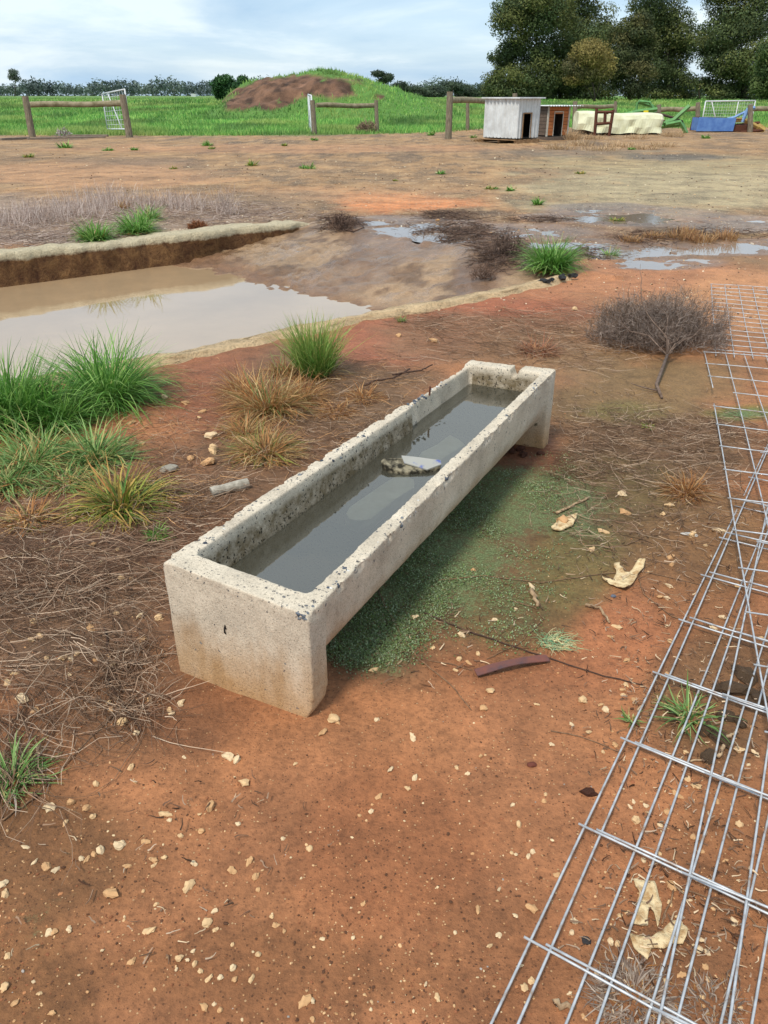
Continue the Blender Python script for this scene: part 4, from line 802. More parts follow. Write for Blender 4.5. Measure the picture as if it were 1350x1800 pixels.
# sticks and long stems traced on the soil
M_STICK = simple('bleached_stick', pc(196, 168, 132), .85, pc(132, 104, 78), 40, 0, .4, .002); M_STEM = simple('thin_stem', pc(150, 118, 88), .85, pc(104, 78, 58), 60); M_DSTEM = simple('dark_stem', pc(92, 68, 54), .85, pc(66, 48, 40), 60)
def stick(pts, r, m, label, name='stick', lift=.003, cat='stick'):
    P_ = [gp(x, y, r * .9 + lift) for x, y in pts]; out_ = []
    for i in range(len(P_) - 1):
        for k in range(5): out_.append(P_[i].lerp(P_[i + 1], k / 5) + Vector((random.gauss(0, 1), random.gauss(0, 1), 0)) * min(.0025, r * .7))
    out_.append(P_[-1]); c = out_[0].copy()
    for p in out_: p.z = max(p.z, hz(p.x, p.y) + r * .8)
    o = MB().tube([p - c for p in out_], [r * (1 - .35 * i / len(out_)) * random.uniform(.9, 1.1) for i in range(len(out_))], 6).obj(name, m, None, c, smooth=True); tag(o, label, cat); return o
stick([(978,905),(1005,892),(1035,878)], .0065, M_STICK, 'forked bleached stick beside the moss and flat stone')
stick([(1030,1067),(1055,1072),(1071,1098)], .006, M_STICK, 'curved bleached stick on red earth below the torn scrap')
stick([(934,1040),(945,1070)], .009, M_STICK, 'short splintered bark piece on the edge of the moss', 'bark_piece')
stick([(745,1080),(800,1103),(890,1135),(960,1158),(1060,1190),(1130,1207)], .003, M_DSTEM, 'long dark stem running past the rusty strip', 'dry_twig')
stick([(665,1040),(700,1110),(735,1160),(790,1205),(828,1250)], .0026, M_STEM, 'long thin stem trailing from the ground cover onto red earth', 'dry_twig')
stick([(735,1160),(790,1168),(830,1180)], .0016, M_STEM, 'thin side stem beside the rusty strip', 'dry_twig')
stick([(890,1055),(940,1070),(955,1090),(910,1135),(855,1160)], .0019, M_STEM, 'hooked thin stem looping above the rusty strip', 'dry_twig')
stick([(770,1022),(850,1014),(950,1026),(1060,1010),(1130,1006),(1235,1030)], .002, M_STEM, 'very long thin stem reaching to the torn cream scrap', 'dry_twig')
stick([(1122,1015),(1130,1045),(1180,1085),(1250,1105)], .0019, M_STEM, 'thin stem trailing from the torn scrap to the mesh', 'dry_twig')
stick([(968,1287),(1020,1296),(1090,1325)], .0017, M_STEM, 'thin stem lying across bare red earth to the mesh', 'dry_twig')
stick([(1062,964),(1100,960),(1128,948)], .0022, M_STEM, 'short straight stem above the torn cream scrap', 'dry_twig')
stick([(1262,1335),(1278,1300),(1296,1290)], .006, M_STICK, 'crooked bleached stick under the wire mesh', 'stick')
stick([(0,985),(100,962),(200,975),(282,1012)], .003, M_STICK, 'pale thick stem lying on the twig litter', 'dry_twig')
stick([(5,1445),(60,1405),(130,1330),(205,1255)], .0024, M_STEM, 'long pale stem crossing from the twig litter to red earth', 'dry_twig')
stick([(70,985),(110,1020),(125,1060),(143,1090)], .0028, M_STICK, 'bent pale stem within the twig litter', 'dry_twig')
stick([(185,1105),(192,1200),(215,1240),(248,1288)], .0036, M_DSTEM, 'dark knobbly stem standing in the small twig heap by the trough', 'dry_twig')
stick([(640,685),(660,676),(690,672),(720,655)], .007, M_DSTEM, 'charred black branch lying behind the trough', 'fallen_stick', .02)
stick([(690,668),(715,664),(740,660),(760,650)], .006, M_DSTEM, 'second charred branch touching the far rim side', 'fallen_stick', .03)
stick([(555,682),(575,672),(600,673)], .005, M_STICK, 'grey arched stick beside the upright green tussock', 'stick', .02)
stick([(1210,1340),(1250,1340)], .003, M_STICK, 'short straight stick lying inside the mesh by the grass plant', 'stick')
stick([(972,1768),(1008,1774)], .008, M_STICK, 'stubby bleached stick at the wire mesh corner', 'stick')
stick([(1165,1625),(1185,1560),(1300,1600),(1350,1650)], .0022, M_STEM, 'thin stem threading through the overlapping wires', 'dry_twig')
stick([(590,400),(622,408),(640,402),(625,385)], .010, M_DSTEM, 'dark branch lying at the end of the far edging', 'fallen_stick', .01)
# rusty strip
a, b_ = gp(836, 1188), gp(963, 1162); d = (b_ - a); L_ = d.length; mb = MB(); n = 14
vs = []
for i in range(n + 1):
    t_ = i / n; p = d * t_; s_ = Vector((-d.y, d.x, 0)).normalized() * (.0135 + .001 * math.sin(9 * t_)); zc = .012 + .012 * math.sin(t_ * 3.1)
    vs += [p - s_ + Vector((0, 0, zc)), p + s_ + Vector((0, 0, zc + .003)), p + s_ + Vector((0, 0, zc)), p - s_ + Vector((0, 0, zc - .003))]
fs = [(i*4+k, i*4+(k+1)%4, (i+1)*4+(k+1)%4, (i+1)*4+k) for i in range(n) for k in range(4)] + [(0, 1, 2, 3), (n*4+3, n*4+2, n*4+1, n*4)]
o = mb.add(vs, fs).obj('rusty_strip', simple('rust_scale', pc(126, 78, 66), .85, pc(92, 70, 70), 22, 0, .5, .003), None, a); tag(o, 'flat rusty metal strip lying on the edge of the moss', 'metal strip')
# tangled baling twine
c = gp(975, 1132); rg_ = np.random.default_rng(3); m = 150; a_ = rg_.random(m) * 6.283; q = np.sqrt(rg_.random(m)); S_ = np.stack([.055 * q * np.cos(a_), .035 * q * np.sin(a_), .004 + .022 * (1 - q) * rg_.random(m)], 1)
V, F, C, _ = twigs(S_, rg_.normal(.1, 1.1, m), rg_.uniform(.03, .09, m), np.full(m, .0008), [pc(120, 176, 136), pc(204, 190, 136), pc(150, 190, 140), pc(214, 204, 160)], rg_, 7, .6)
V[:, 2] = np.maximum(V[:, 2], .001); o = link('twine_tangle', mesh_np('twine_tangle', V, F, [M_TWIG], C), None, c); tag(o, 'frayed tangle of green and straw coloured twine near the rusty strip', 'twine')
# torn cream scraps: curled thin sheets with ragged outline
M_SCRAP = simple('cream_scrap', pc(228, 204, 160), .9, pc(176, 140, 96), 46, 0, 1.0, .008, thr=(.42, .66))
def scrap(poly, label, th=.006, curl=.018, seed=1):
    P_ = [gp(x, y) for x, y in poly]; c = sum(P_, Vector()) / len(P_); P_ = [p - c for p in P_]
    bm = bmesh.new(); vs = [bm.verts.new((p.x, p.y, 0)) for p in P_]; f = bm.faces.new(vs); bmesh.ops.triangulate(bm, faces=[f]); bmesh.ops.subdivide_edges(bm, edges=bm.edges[:], cuts=4, use_grid_fill=True)
    r = random.Random(seed); ph = r.random() * 6
    for v in bm.verts:
        rad = math.hypot(v.co.x, v.co.y); e = vnoise(np.array([v.co.x * 60 + ph]), np.array([v.co.y * 60 + seed]))[0]
        v.co.z = .006 + curl * (rad / .07) ** 2 * (.4 + .6 * math.sin(3 * math.atan2(v.co.y, v.co.x) + ph)) + .014 * (e - .4); v.co.x += .006 * (e - .5); v.co.y += .006 * (vnoise(np.array([v.co.y * 70 + ph]), np.array([v.co.x * 70]))[0] - .5); v.co.z = max(v.co.z, .004)
    g = bmesh.ops.extrude_face_region(bm, geom=bm.faces[:]); 
    for v in [q for q in g['geom'] if isinstance(q, bmesh.types.BMVert)]: v.co.z += th
    bmesh.ops.recalc_face_normals(bm, faces=bm.faces); bmesh.ops.smooth_vert(bm, verts=bm.verts, factor=.35, use_axis_x=True, use_axis_y=True, use_axis_z=True); me = bpy.data.meshes.new('torn_scrap'); bm.to_mesh(me); bm.free(); me.materials.append(M_SCRAP); me.polygons.foreach_set('use_smooth', np.ones(len(me.polygons), bool))
    o = link('torn_scrap', me, None, c); tag(o, label, 'scrap'); return o
scrap([(1056,1017),(1075,1024),(1082,1010),(1078,994),(1088,992),(1095,1008),(1105,1012),(1118,998),(1133,998),(1130,1006),(1120,1015),(1112,1032),(1098,1043),(1085,1035),(1068,1028)], 'torn cream scrap with curled corners on the red earth beside the moss', .005, .012, 2)
scrap([(1113,1549),(1130,1556),(1148,1558),(1163,1590),(1160,1620),(1155,1632),(1146,1610),(1138,1600),(1138,1634),(1112,1628),(1116,1600),(1122,1580)], 'torn two pronged cream scrap under the wire mesh', .005, .008, 5)
scrap([(1105,1645),(1125,1650),(1145,1650),(1165,1638),(1180,1622),(1195,1622),(1206,1645),(1200,1668),(1185,1660),(1165,1672),(1145,1672),(1138,1692),(1120,1682)], 'bone shaped cream scrap under the mesh beside the pronged scrap', .006, .008, 7)
scrap([(968,930),(985,918),(1000,912),(1014,908),(1012,918),(1008,926),(990,935),(975,936)], 'flat cracked buff flake on the mossy soil by the forked stick', .01, .002, 9)
# black boots-like scraps of rubber on the near edging
M_RUB = simple('black_rubber', (.012, .012, .012), .7, (.03, .03, .03), 20)
for i, (x, y, s_) in enumerate([(955,503,.06),(968,500,.06),(988,496,.07),(1006,492,.06)]):
    c = gp(x, y); V, F = rock_template(70 + i, 2, .4); o = link('rubber_scrap', mesh_np('rubber_scrap', V, F, [M_RUB]), None, (c.x, c.y, c.z + .045), (0, 0, i), (s_ * .8, s_ * .5, s_ * .55)); tag(o, 'torn black scrap sitting on the end of the near pit edging', 'scrap', 'black scraps on the near edging')
# clods
M_CLOD = simple('wet_clod', pc(112, 66, 46), .9, pc(74, 46, 34), 30, 0, .9, .01); M_CLOD2 = simple('grey_clod', pc(116, 92, 68), .9, pc(80, 62, 46), 30, 0, .9, .01)
for i, (x, y, r, mt, g, lb) in enumerate([(1035,1395,16,0,'r','broken red clod on the earth beside the wire mesh'),(1240,1285,22,1,'g',0),(1265,1300,22,1,'g',0),(1290,1215,26,1,'g',0),(1245,1330,20,1,'g',0),(1310,1190,24,1,'g',0),(1275,1260,18,1,'g',0),(1330,1230,22,1,'g',0),(1300,1270,16,1,'g',0),(930,782,12,0,'l',0),(915,790,10,0,'l',0),(900,792,12,0,'l',0),(950,798,9,0,'l',0),(880,800,10,0,'l',0),(920,800,9,0,'l',0)]):
    c = gp(x, y); R = r / float(FPX / toPx(c.x, c.y, c.z)[2]); V, F = rock_template(90 + i, 2, .3)
    o = link('soil_clod', mesh_np('soil_clod', V, F, [M_CLOD2 if mt else M_CLOD]), None, (c.x, c.y, c.z + R * .15), (0, 0, i), (R, R * .8, R * .6))
    if lb: tag(o, lb, 'clod')
    elif g == 'g': tag(o, 'grey brown soil clod under the wire mesh beside the grass plant', 'clod', 'grey clods under the mesh')
    else: tag(o, 'crumbly red soil clod at the foot of the far end slab', 'clod', 'red clods by the far slab')

# ------------------------------------------------------------------ uprooted dead bush
root = gp(1163, 702); neck = gp(1170, 640) + Vector((0, 0, .06)); cen = gp(1160, 607)
db = empty('dead_bush', root); tag(db, 'uprooted grey brown dead bush lying on its side with bare stem', 'bush')
M_BARK = simple('grey_bark', pc(132, 112, 98), .9, pc(94, 76, 64), 40, 0, .6, .004)
mb = MB(); mb.tube([Vector((0, 0, .01)), Vector((.02, .18, .03)), neck - root], [.008, .011, .010], 7); stem_ = mb.obj('stem', M_BARK, db, smooth=True); MB().tube([Vector((.0, .1, .02)), Vector((-.06, .15, .02)), Vector((-.13, .2, .03))], [.006, .004, .002], 6).obj('side_stem', M_BARK, db, smooth=True)
rg_ = np.random.default_rng(44); tips = []; mb = MB()
for i in range(9):
    tg = cen - root + Vector((rg_.normal(0, .24), rg_.normal(.05, .2), .08 + abs(rg_.normal(0, .14)))); nk = neck - root; mid = nk.lerp(tg, .5) + Vector((rg_.normal(0, .08), rg_.normal(0, .05), .03 + abs(rg_.normal(0, .05))))
    bp2 = [nk.lerp(mid, q / 4) for q in range(4)] + [mid.lerp(tg, q / 4) for q in range(5)]; bp2 = [p + Vector((rg_.normal(0, .016), rg_.normal(0, .016), rg_.normal(0, .016))) * (1 if 0 < q else 0) for q, p in enumerate(bp2)]
    MB().tube(bp2, [.0052 * (1 - .1 * q) for q in range(9)], 5).obj('branch', M_BARK, stem_, smooth=True)
def in_dome(n):
    v = rg_.normal(0, 1, (n, 3)); v /= np.linalg.norm(v, axis=1, keepdims=True); r = rg_.random(n) ** .45; v = v * r[:, None]; v[:, 2] = np.abs(v[:, 2]); return v * np.array([.50, .40, .28]) * (1 + 1.1 * (fbm(v[:, 0] * 3 + 4, v[:, 1] * 3 + v[:, 2] * 2, 1.3, 3) - .5))[:, None]
n = 12000; dm = in_dome(n); P_ = dm + np.array((cen - root)[:]) + np.array([0, .08, 0]); P_[:, 2] = dm[:, 2] + .01; azo = np.arctan2(dm[:, 1], dm[:, 0]) + rg_.normal(0, .8, n); upo = rg_.uniform(-.2, 1.3, n)
V, F, C, _ = twigs(P_, azo, rg_.uniform(.04, .12, n), rg_.uniform(.0009, .0018, n), [pc(132, 116, 104), pc(166, 150, 138), pc(104, 88, 78), pc(146, 130, 120), pc(112, 92, 78)], rg_, 5, .9, 0, 0, None, upo)
V[:, 2] = np.maximum(V[:, 2], .004); tag(link('twiglets', mesh_np('twiglets', V, F, [M_TWIG], C), db), kind='stuff')
# low dry shrub by the pit end and ball of dead weed at the fence
def twig_ball(x, y, wpx, hpx, n, cols, label, name, rad=.004):
    c = gp(x, y); s = float(FPX / toPx(c.x, c.y, c.z)[2]); W_, H_ = wpx / s * .5, hpx / s; v = rg_.normal(0, 1, (n, 3)); v /= np.linalg.norm(v, axis=1, keepdims=True); v *= rg_.random((n, 1)) ** .4; v[:, 2] = np.abs(v[:, 2]); P_ = v * np.array([W_, W_ * .8, H_])
    V, F, C, _ = twigs(P_, np.arctan2(v[:, 1], v[:, 0]) + rg_.normal(0, .6, n), rg_.uniform(.2, .5, n) * W_, np.full(n, rad), cols, rg_, 4, .5, 0, 0, None, rg_.uniform(0, 1.3, n)); V[:, 2] = np.maximum(V[:, 2], 0)
    o = link(name, mesh_np(name, V, F, [M_TWIG], C), None, c); tag(o, label, 'bush'); return o
twig_ball(645, 233, 36, 18, 500, [pc(150, 124, 108), pc(170, 142, 122), pc(120, 96, 82)], 'round brown dead bush at the foot of the middle fence', 'tumbleweed', .012)
twig_ball(602, 403, 46, 26, 500, [pc(112, 90, 78), pc(140, 116, 100), pc(84, 66, 58)], 'dark leafless shrub at the end of the far edging', 'dead_shrub', .004)
twig_ball(890, 452, 60, 40, 420, [pc(86, 70, 62), pc(110, 92, 82), pc(130, 108, 94)], 'dark dead weed beside the round bright green tussock', 'dead_shrub', .0035)
twig_ball(848, 497, 44, 26, 300, [pc(96, 76, 64), pc(124, 100, 86)], 'low dark dead weed at the muddy ramp edge', 'dead_shrub', .003)
twig_ball(400, 378, 30, 36, 160, [pc(176, 158, 146), pc(150, 132, 122)], 'pale upright dead weed on the bank behind the far edging', 'dead_shrub', .004)
twig_ball(348, 403, 34, 12, 500, [pc(132, 84, 56), pc(110, 70, 48), pc(150, 100, 68)], 'low russet cushion plant beside the far edging', 'cushion_plant', .004)

# ------------------------------------------------------------------ welded wire mesh panels
def wire_mat():
    m, t, b = new_mat('galvanised_wire'); n = noise(t, N(t, 'ShaderNodeTexCoord').outputs['Object'], 30, 5, .6)
    r = ramp(t, n.outputs['Fac'], [(.35, pc(206, 208, 210)), (.56, pc(180, 182, 184)), (.70, pc(160, 136, 116))]); t.links.new(r.outputs[0], b.inputs['Base Color']); b.inputs['Metallic'].default_value = .25; b.inputs['Roughness'].default_value = .48; return m
M_WIRE = wire_mat()
def panel(o0, d, length, n_long, sp_long, sp_cross, z0, label, first_cross=0.0, r=.0030, gaps=(), stub=.015, flip=1, skip_cross=(), short_cross={}, rise=0.0, long_start={}):
    """o0 world xy of the edge wire start, d its direction; further wires lie to the right"""
    d = Vector((d[0], d[1])).normalized(); s = Vector((d.y, -d.x)) * flip
    root = empty('wire_mesh_panel', (o0[0], o0[1], z0)); tag(root, label, 'wire mesh')
    W_ = (n_long - 1) * sp_long; rj = random.Random(int(z0 * 1e4))
    ph = rj.random() * 6
    def zoff(a, b): return .010 * math.sin(a * 1.7 + ph) + .006 * math.sin(b * 4 + a * 2) + rise * a
    def wire(p, q, lift):
        n = max(3, int((q - p).length / .12)); pts = []
        for i in range(n + 1):
            k = p.lerp(q, i / n); a, b = k.dot(d), k.dot(s); pts.append(Vector((k.x, k.y, zoff(a, b) + lift)))
        MB().tube(pts, r, 6).obj('wire', M_WIRE, root, smooth=True)
    for i in range(n_long):
        st = long_start.get(i, 0.0); bend = s * rj.uniform(-.006, .006); segs = [(st, length)]
        for (gi, g0, g1) in gaps:
            if gi == i: segs = [(st, g0), (g1, length)]
        for a0, a1 in segs: wire(d * a0 + s * (i * sp_long) + bend, d * a1 + s * (i * sp_long) - bend, 0)
    k = first_cross; j = 0
    while k < length:
        if j not in skip_cross:
            b0 = short_cross.get(j, -stub); wire(d * k + s * b0 + d * rj.uniform(-.006, .006), d * k + s * (W_ + stub) + d * rj.uniform(-.006, .006), r * 1.9)
        k += sp_cross; j += 1
    return root
dA = (.532, .847)
oA = Vector((.217, .848)) - Vector(dA) * .45
panel(oA, dA, 4.4, 10, .125, .332, .027, 'wire mesh panel lying lowest whose edge wire borders the bare red earth', first_cross=.45 + .172 - .332)
oB = Vector((.273, .848)) - Vector((.522, .853)) * .45
panel(oB, (.522, .853), 4.2, 9, .125, .332, .039, 'wire mesh panel stacked almost squarely on the lowest panel', first_cross=.45 + .155 - .332)
oD = Vector((.533, .848)) - Vector((.475, .88)) * .42
panel(oD, (.475, .88), 3.9, 8, .125, .332, .054, 'wire mesh panel lying slightly turned on the two stacked panels', first_cross=.42 + .325 - .332)
oC = px(1240, 613, .06); eC = px(1350, 1240, .10); dC = Vector((eC.x - oC.x, eC.y - oC.y))
panel((oC.x, oC.y), dC, 4.6, 8, .127, .292, .056, 'wire mesh panel crossing the others with a broken edge wire', first_cross=.06, gaps=[(0, .86, 1.17)], flip=-1, skip_cross=(), short_cross={3: .11}, rise=.007, long_start={})
oE = px(1251, 499, .03); eE = px(1289, 618, .03)
panel((oE.x, oE.y), (eE.x - px(1275, 502, .03).x, eE.y - px(1275, 502, .03).y), 2.45, 8, .118, .152, .031, 'wire mesh panel with close cross wires beyond the dead bush', first_cross=.03, flip=-1)

# ------------------------------------------------------------------ fence bays, gates
M_POST = simple('weathered_timber', pc(150, 138, 118), .9, pc(104, 94, 78), 5, 0, .6, .02, stretch=(6, 6, 1)); M_RAIL = simple('weathered_rail', pc(158, 146, 120), .9, pc(116, 108, 80), 4, 0, .5, .02)
def bay(label, posts, rails, Yd):
    c = gp(*posts[0][:2]); r_ = empty('timber_fence_bay', (c.x, c.y, c.z)); tag(r_, label, 'fence', 'timber fence bays along the paddock'); tops = []
    for (bx_, by_, tx_, ty_, wpx) in posts:
        b0 = gp(bx_, by_); t0 = pY(tx_, ty_, b0.y); R = wpx / float(FPX / toPx(b0.x, b0.y, .8)[2]) * .5; n = 5
        MB().tube([(b0 - c) + (t0 - b0) * (i / n) + (Vector((0, 0, -.3)) if i == 0 else Vector()) for i in range(n + 1)], [R * 1.06, R * 1.04, R, R * .98, R * .97, R * .93], 12).obj('post', M_POST, r_, smooth=False); tops.append((b0, t0))
    for (x0, y0, x1, y1, ya, yb, wpx) in rails:
        a, b = pY(x0, y0, ya), pY(x1, y1, yb); R = wpx / float(FPX / toPx(a.x, a.y, 1.)[2]) * .5
        MB().tube([(a - c).lerp(b - c, k / 6) + Vector((0, 0, .02 * math.sin(k * 1.3))) for k in range(7)], [R * random.uniform(.92, 1.06) for _ in range(7)], 12).obj('rail', M_RAIL, r_)
    return r_
bay('timber rail between two leaning posts next to the open mesh gate', [(57,241,44,169,11.5),(228,241,215,166,12)], [(50,184,220,182,37.9,37.9,9.5)], 38)
bay('timber rail between two posts in front of the grassy mound', [(553,236,549,176,9),(663,233,661,176,7)], [(556,185,661,186,40.7,42.6,8)], 41)
bay('tall thick timber post with long rail behind the corrugated kennel', [(788,244,791,161,11.5),(822,229,822,178,6.5),(905,232,905,164,9)], [(792,176,905,178,36.5,44.4,10)], 40)
bay('short timber rail between two posts behind the brown steel stand', [(1010,232,1011,178,8.5),(1080,229,1082,178,6)], [(1011,188,1082,187,43,45.5,7)], 44)
bay('timber rail between posts behind the green mower arm', [(1158,228,1158,184,8),(1226,228,1227,180,8)], [(1160,193,1230,191,45.5,45.5,8)], 45)
bay('timber post and rail running on past the blue implement', [(1319,232,1319,184,9),(1400,230,1400,182,9)], [(1320,192,1400,190,43.5,44.5,8)], 44)
M_GALV = simple('galvanised_tube', pc(226, 228, 230), .5, pc(196, 200, 202), 6, .0, .1, .005)
def gate(name, label, p0, p1, z0a, z1a, z0b, z1b, nv, nh, brace=True, rt=.032, rw=.008):
    r_ = empty(name, (p0[0], p0[1], 0)); tag(r_, label, 'gate'); d = Vector((p1[0] - p0[0], p1[1] - p0[1], 0))
    def at(u, v): return d * u + Vector((0, 0, (z0a + (z0b - z0a) * u) * (1 - v) + (z1a + (z1b - z1a) * u) * v))
    for a, b in (((0, 0), (1, 0)), ((1, 0), (1, 1)), ((1, 1), (0, 1)), ((0, 1), (0, 0))): MB().tube([at(*a), at(*b)], rt, 8).obj('frame_tube', M_GALV, r_, smooth=True)
    if brace: MB().tube([at(.34, 0), at(.12 if brace == 2 else .75, 1)], rt * .8, 6).obj('brace', M_GALV, r_, smooth=True)
    if brace == 2: MB().tube([at(.66, 0), at(.66, 1)], rt * .8, 6).obj('brace', M_GALV, r_, smooth=True)
    for i in range(1, nv): MB().tube([at(i / nv, 0), at(i / nv, 1)], rw, 4).obj('mesh_wire', M_GALV, r_)
    for i in range(1, nh): MB().tube([at(0, i / nh), at(1, i / nh)], rw, 4).obj('mesh_wire', M_GALV, r_)
def gate_px(name, label, q0, Y0, q1, Y1, **kw):
    a1, a0 = pY(q0[0], q0[1], Y0), pY(q0[0], q0[2], Y0); b1, b0 = pY(q1[0], q1[1], Y1), pY(q1[0], q1[2], Y1)
    gate(name, label, (a0.x, a0.y), (b0.x, b0.y), a0.z, a1.z, b0.z, b1.z, **kw)
gate_px('mesh_gate', 'open galvanised mesh gate swung back beside the leaning left hand posts', (229, 157, 227), 38.4, (189, 165, 227), 41.4, nv=9, nh=8)
gate_px('mesh_gate', 'open galvanised mesh gate seen end on at the post before the mound', (550, 168, 236), 40.9, (544, 166, 226), 44.2, nv=8, nh=7)
gate_px('mesh_gate', 'closed galvanised mesh gate behind the blue implement', (1232, 178, 226), 46.2, (1318, 177, 226), 46.6, nv=20, nh=9, brace=2, rw=.005)
# boards and a pipe lying along the fence line
M_BRD = simple('old_board', pc(150, 134, 118), .9, pc(110, 96, 84), 5, stretch=(1, 8, 8))
for (x0, y0, x1, y1, lb) in [(48,245,185,242,'long weathered board on the ground under the leaning fence rail'),(0,246,50,244,'reddish old board at the foot of the leaning fence post'),(120,240,190,240,'thin board behind the long weathered board at the fence')]:
    a, b = gp(x0, y0), gp(x1, y1); m_ = (a + b) / 2; an = math.atan2(b.y - a.y, b.x - a.x); L_ = (b - a).length / 2
    tag(MB().box((-L_, -.12, -.02), (L_, .12, .07)).obj('board', M_BRD, None, m_, (0, 0, an), bevel=.01), lb, 'board')
c = gp(118, 231 + 5); tag(twig_ball(112, 240, 26, 12, 120, [pc(196, 190, 186), pc(150, 140, 134)], 'pale scrap heap under the leaning fence rail', 'scrap_heap', .02), cat='scrap heap')

# ------------------------------------------------------------------ kennels
def corrugated(P00, P10, P01, n, amp, m, name, parent, c):    # wavy sheet between three corners
    P00, P10, P01 = Vector(P00), Vector(P10), Vector(P01); u = P10 - P00; v = P01 - P00; nn = u.cross(v).normalized(); k = n * 6; V = []
    for i in range(k + 1):
        o_ = nn * (amp * math.sin(2 * math.pi * i / 6))
        for j in (0, 1):
            V.append(P00 + u * (i / k) + v * j + o_); 
    for i in range(k + 1):
        o_ = nn * (amp * math.sin(2 * math.pi * i / 6) - .006)
        for j in (0, 1): V.append(P00 + u * (i / k) + v * j + o_)
    h = (k + 1) * 2; F = [(2*i, 2*i+2, 2*i+3, 2*i+1) for i in range(k)] + [(h+2*i, h+2*i+1, h+2*i+3, h+2*i+2) for i in range(k)]
    return MB().add(V, F).obj(name, m, parent)
M_CORR = simple('corrugated_iron', pc(226, 230, 230), .55, pc(200, 202, 200), 3, 0, .1, .01); M_TIM = simple('raw_timber', pc(176, 142, 104), .85, pc(132, 102, 74), 6, stretch=(1, 1, 6)); M_IN = simple('kennel_inside_shade', (.02, .018, .015), .95, bmp=0)  # near-black M_IN paints the shade behind the kennel doorways
def kennel_corners(fl, fr_, bl, zbot, htop_f, htop_b): return fl, fr_, bl
def build_kennel():
    # corner toward the camera at pixel (905,250); front goes right to (947,247), side goes back-left to (857,243)
    A = gp(906, 252); B = gp(950, 248); u = (B - A); u.z = 0; wdt = u.length; u.normalize(); v = Vector((-u.y, u.x, 0)); an = math.atan2(u.y, u.x)
    want = gp(857, 247); dep = 1.45
    # turn the box so that its left side shows: yaw solved from both edges
    r_ = empty('kennel', (A.x, A.y, A.z), math.radians(43)); tag(r_, 'white corrugated iron kennel with dark doorway standing on a pallet', 'kennel')
    W_, D_, z0, hf, hb = 1.34, 1.58, .16, 1.46, 1.44
    # local: front face along +x (facing -y), left side along +y at x=0
    dr = (.34, .80, .98)
    # wall panels: left side, right side, back, front pieces around the door
    corrugated((0, D_, z0), (0, 0, z0), (0, D_, hf), 9, .03, M_CORR, 'side_wall', r_, None); corrugated((W_, 0, z0), (W_, D_, z0), (W_, 0, hf), 9, .03, M_CORR, 'side_wall', r_, None); corrugated((W_, D_, z0), (0, D_, z0), (W_, D_, hb), 9, .03, M_CORR, 'back_wall', r_, None)
    corrugated((0, 0, z0), (dr[0], 0, z0), (0, 0, hf), 2, .03, M_CORR, 'front_wall', r_, None); corrugated((dr[1], 0, z0), (W_, 0, z0), (dr[1], 0, hf), 3, .03, M_CORR, 'front_wall', r_, None); corrugated((dr[0], 0, dr[2]), (dr[1], 0, dr[2]), (dr[0], 0, hf), 3, .03, M_CORR, 'front_wall', r_, None)
    MB().box((-.10, -.14, hf + .0), (W_ + .1, D_ + .1, hf + .045)).obj('roof', M_CORR, r_, bevel=.006); MB().box((.02, .02, z0 - .02), (W_ - .02, D_ - .02, z0 + .02)).obj('floor', M_IN, r_)
    MB().box((.03, .03, z0 + .02), (.05, D_ - .03, hf - .02)).box((W_ - .05, .03, z0 + .02), (W_ - .03, D_ - .03, hf - .02)).box((.05, D_ - .05, z0 + .02), (W_ - .05, D_ - .03, hf - .02)).obj('shade_lining', M_IN, r_)
    fm = MB(); fm.box((dr[0] - .04, -.035, z0), (dr[0] + .01, -.022, dr[2] + .03)).box((dr[1] - .01, -.035, z0), (dr[1] + .04, -.022, dr[2] + .03)).box((dr[0] + .012, -.036, dr[2] - .01), (dr[1] - .012, -.021, dr[2] + .03)).obj('door_frame', M_TIM, r_)
    plt = empty('pallet', (A.x, A.y, A.z), math.radians(43)); tag(plt, 'weathered timber pallet underneath the corrugated iron kennel', 'pallet')
    for k in range(3): MB().box((-.04, k * D_ / 2 - .05, .0), (W_ + .04, k * D_ / 2 + .05, .09)).obj('bearer', M_TIM, plt)
    for k in range(6): MB().box((-.05 + k * (W_ + .0) / 5 - .05, -.06, .092), (-.05 + k * W_ / 5 + .09, D_ + .06, .115)).obj('deck_board', M_TIM, plt)
    # second kennel
    A2 = gp(958, 247); k2 = empty('kennel', (A2.x, A2.y, A2.z), math.radians(27)); tag(k2, 'small timber kennel with orange slatted front and flat tin roof', 'kennel')
    M_OR = simple('orange_board', pc(196, 122, 72), .8, pc(160, 96, 56), 6, stretch=(1, 1, 8)); M_DK = simple('grey_board', pc(120, 104, 92), .85, pc(88, 76, 66), 6, stretch=(8, 8, 1)); M_TRIM = simple('pale_trim', pc(206, 200, 186), .7, pc(170, 164, 150), 8)
    W_, D_, z0, h = 1.12, 1.05, .16, 1.20; d2 = (.36, .76, 1.0)
    n = 8
    for k in range(n):
        za, zb = z0 + .02 + k * (h - z0 - .02) / n, z0 + .02 + (k + 1) * (h - z0 - .02) / n - .012
        if zb < d2[2]: MB().box((.08, -.02, za), (d2[0] - .03, 0, zb)).obj('slat', M_OR, k2); MB().box((d2[1] + .03, -.02, za), (W_ - .08, 0, zb)).obj('slat', M_OR, k2)
        else: MB().box((.08, -.02, za), (W_ - .08, 0, zb)).obj('slat', M_OR, k2)
        MB().box((-.0, .02, za), (.02, D_, zb)).obj('side_board', M_DK, k2)
    MB().box((W_ - .02, .02, z0), (W_, D_, h)).obj('side_wall', M_DK, k2); MB().box((.03, D_ - .03, z0), (W_ - .03, D_ - .01, h)).obj('back_wall', M_IN, k2)
    for x in (0, W_ - .08): MB().box((x, -.03, z0 - .02), (x + .078, -.002, h)).obj('corner_trim', M_TRIM, k2)
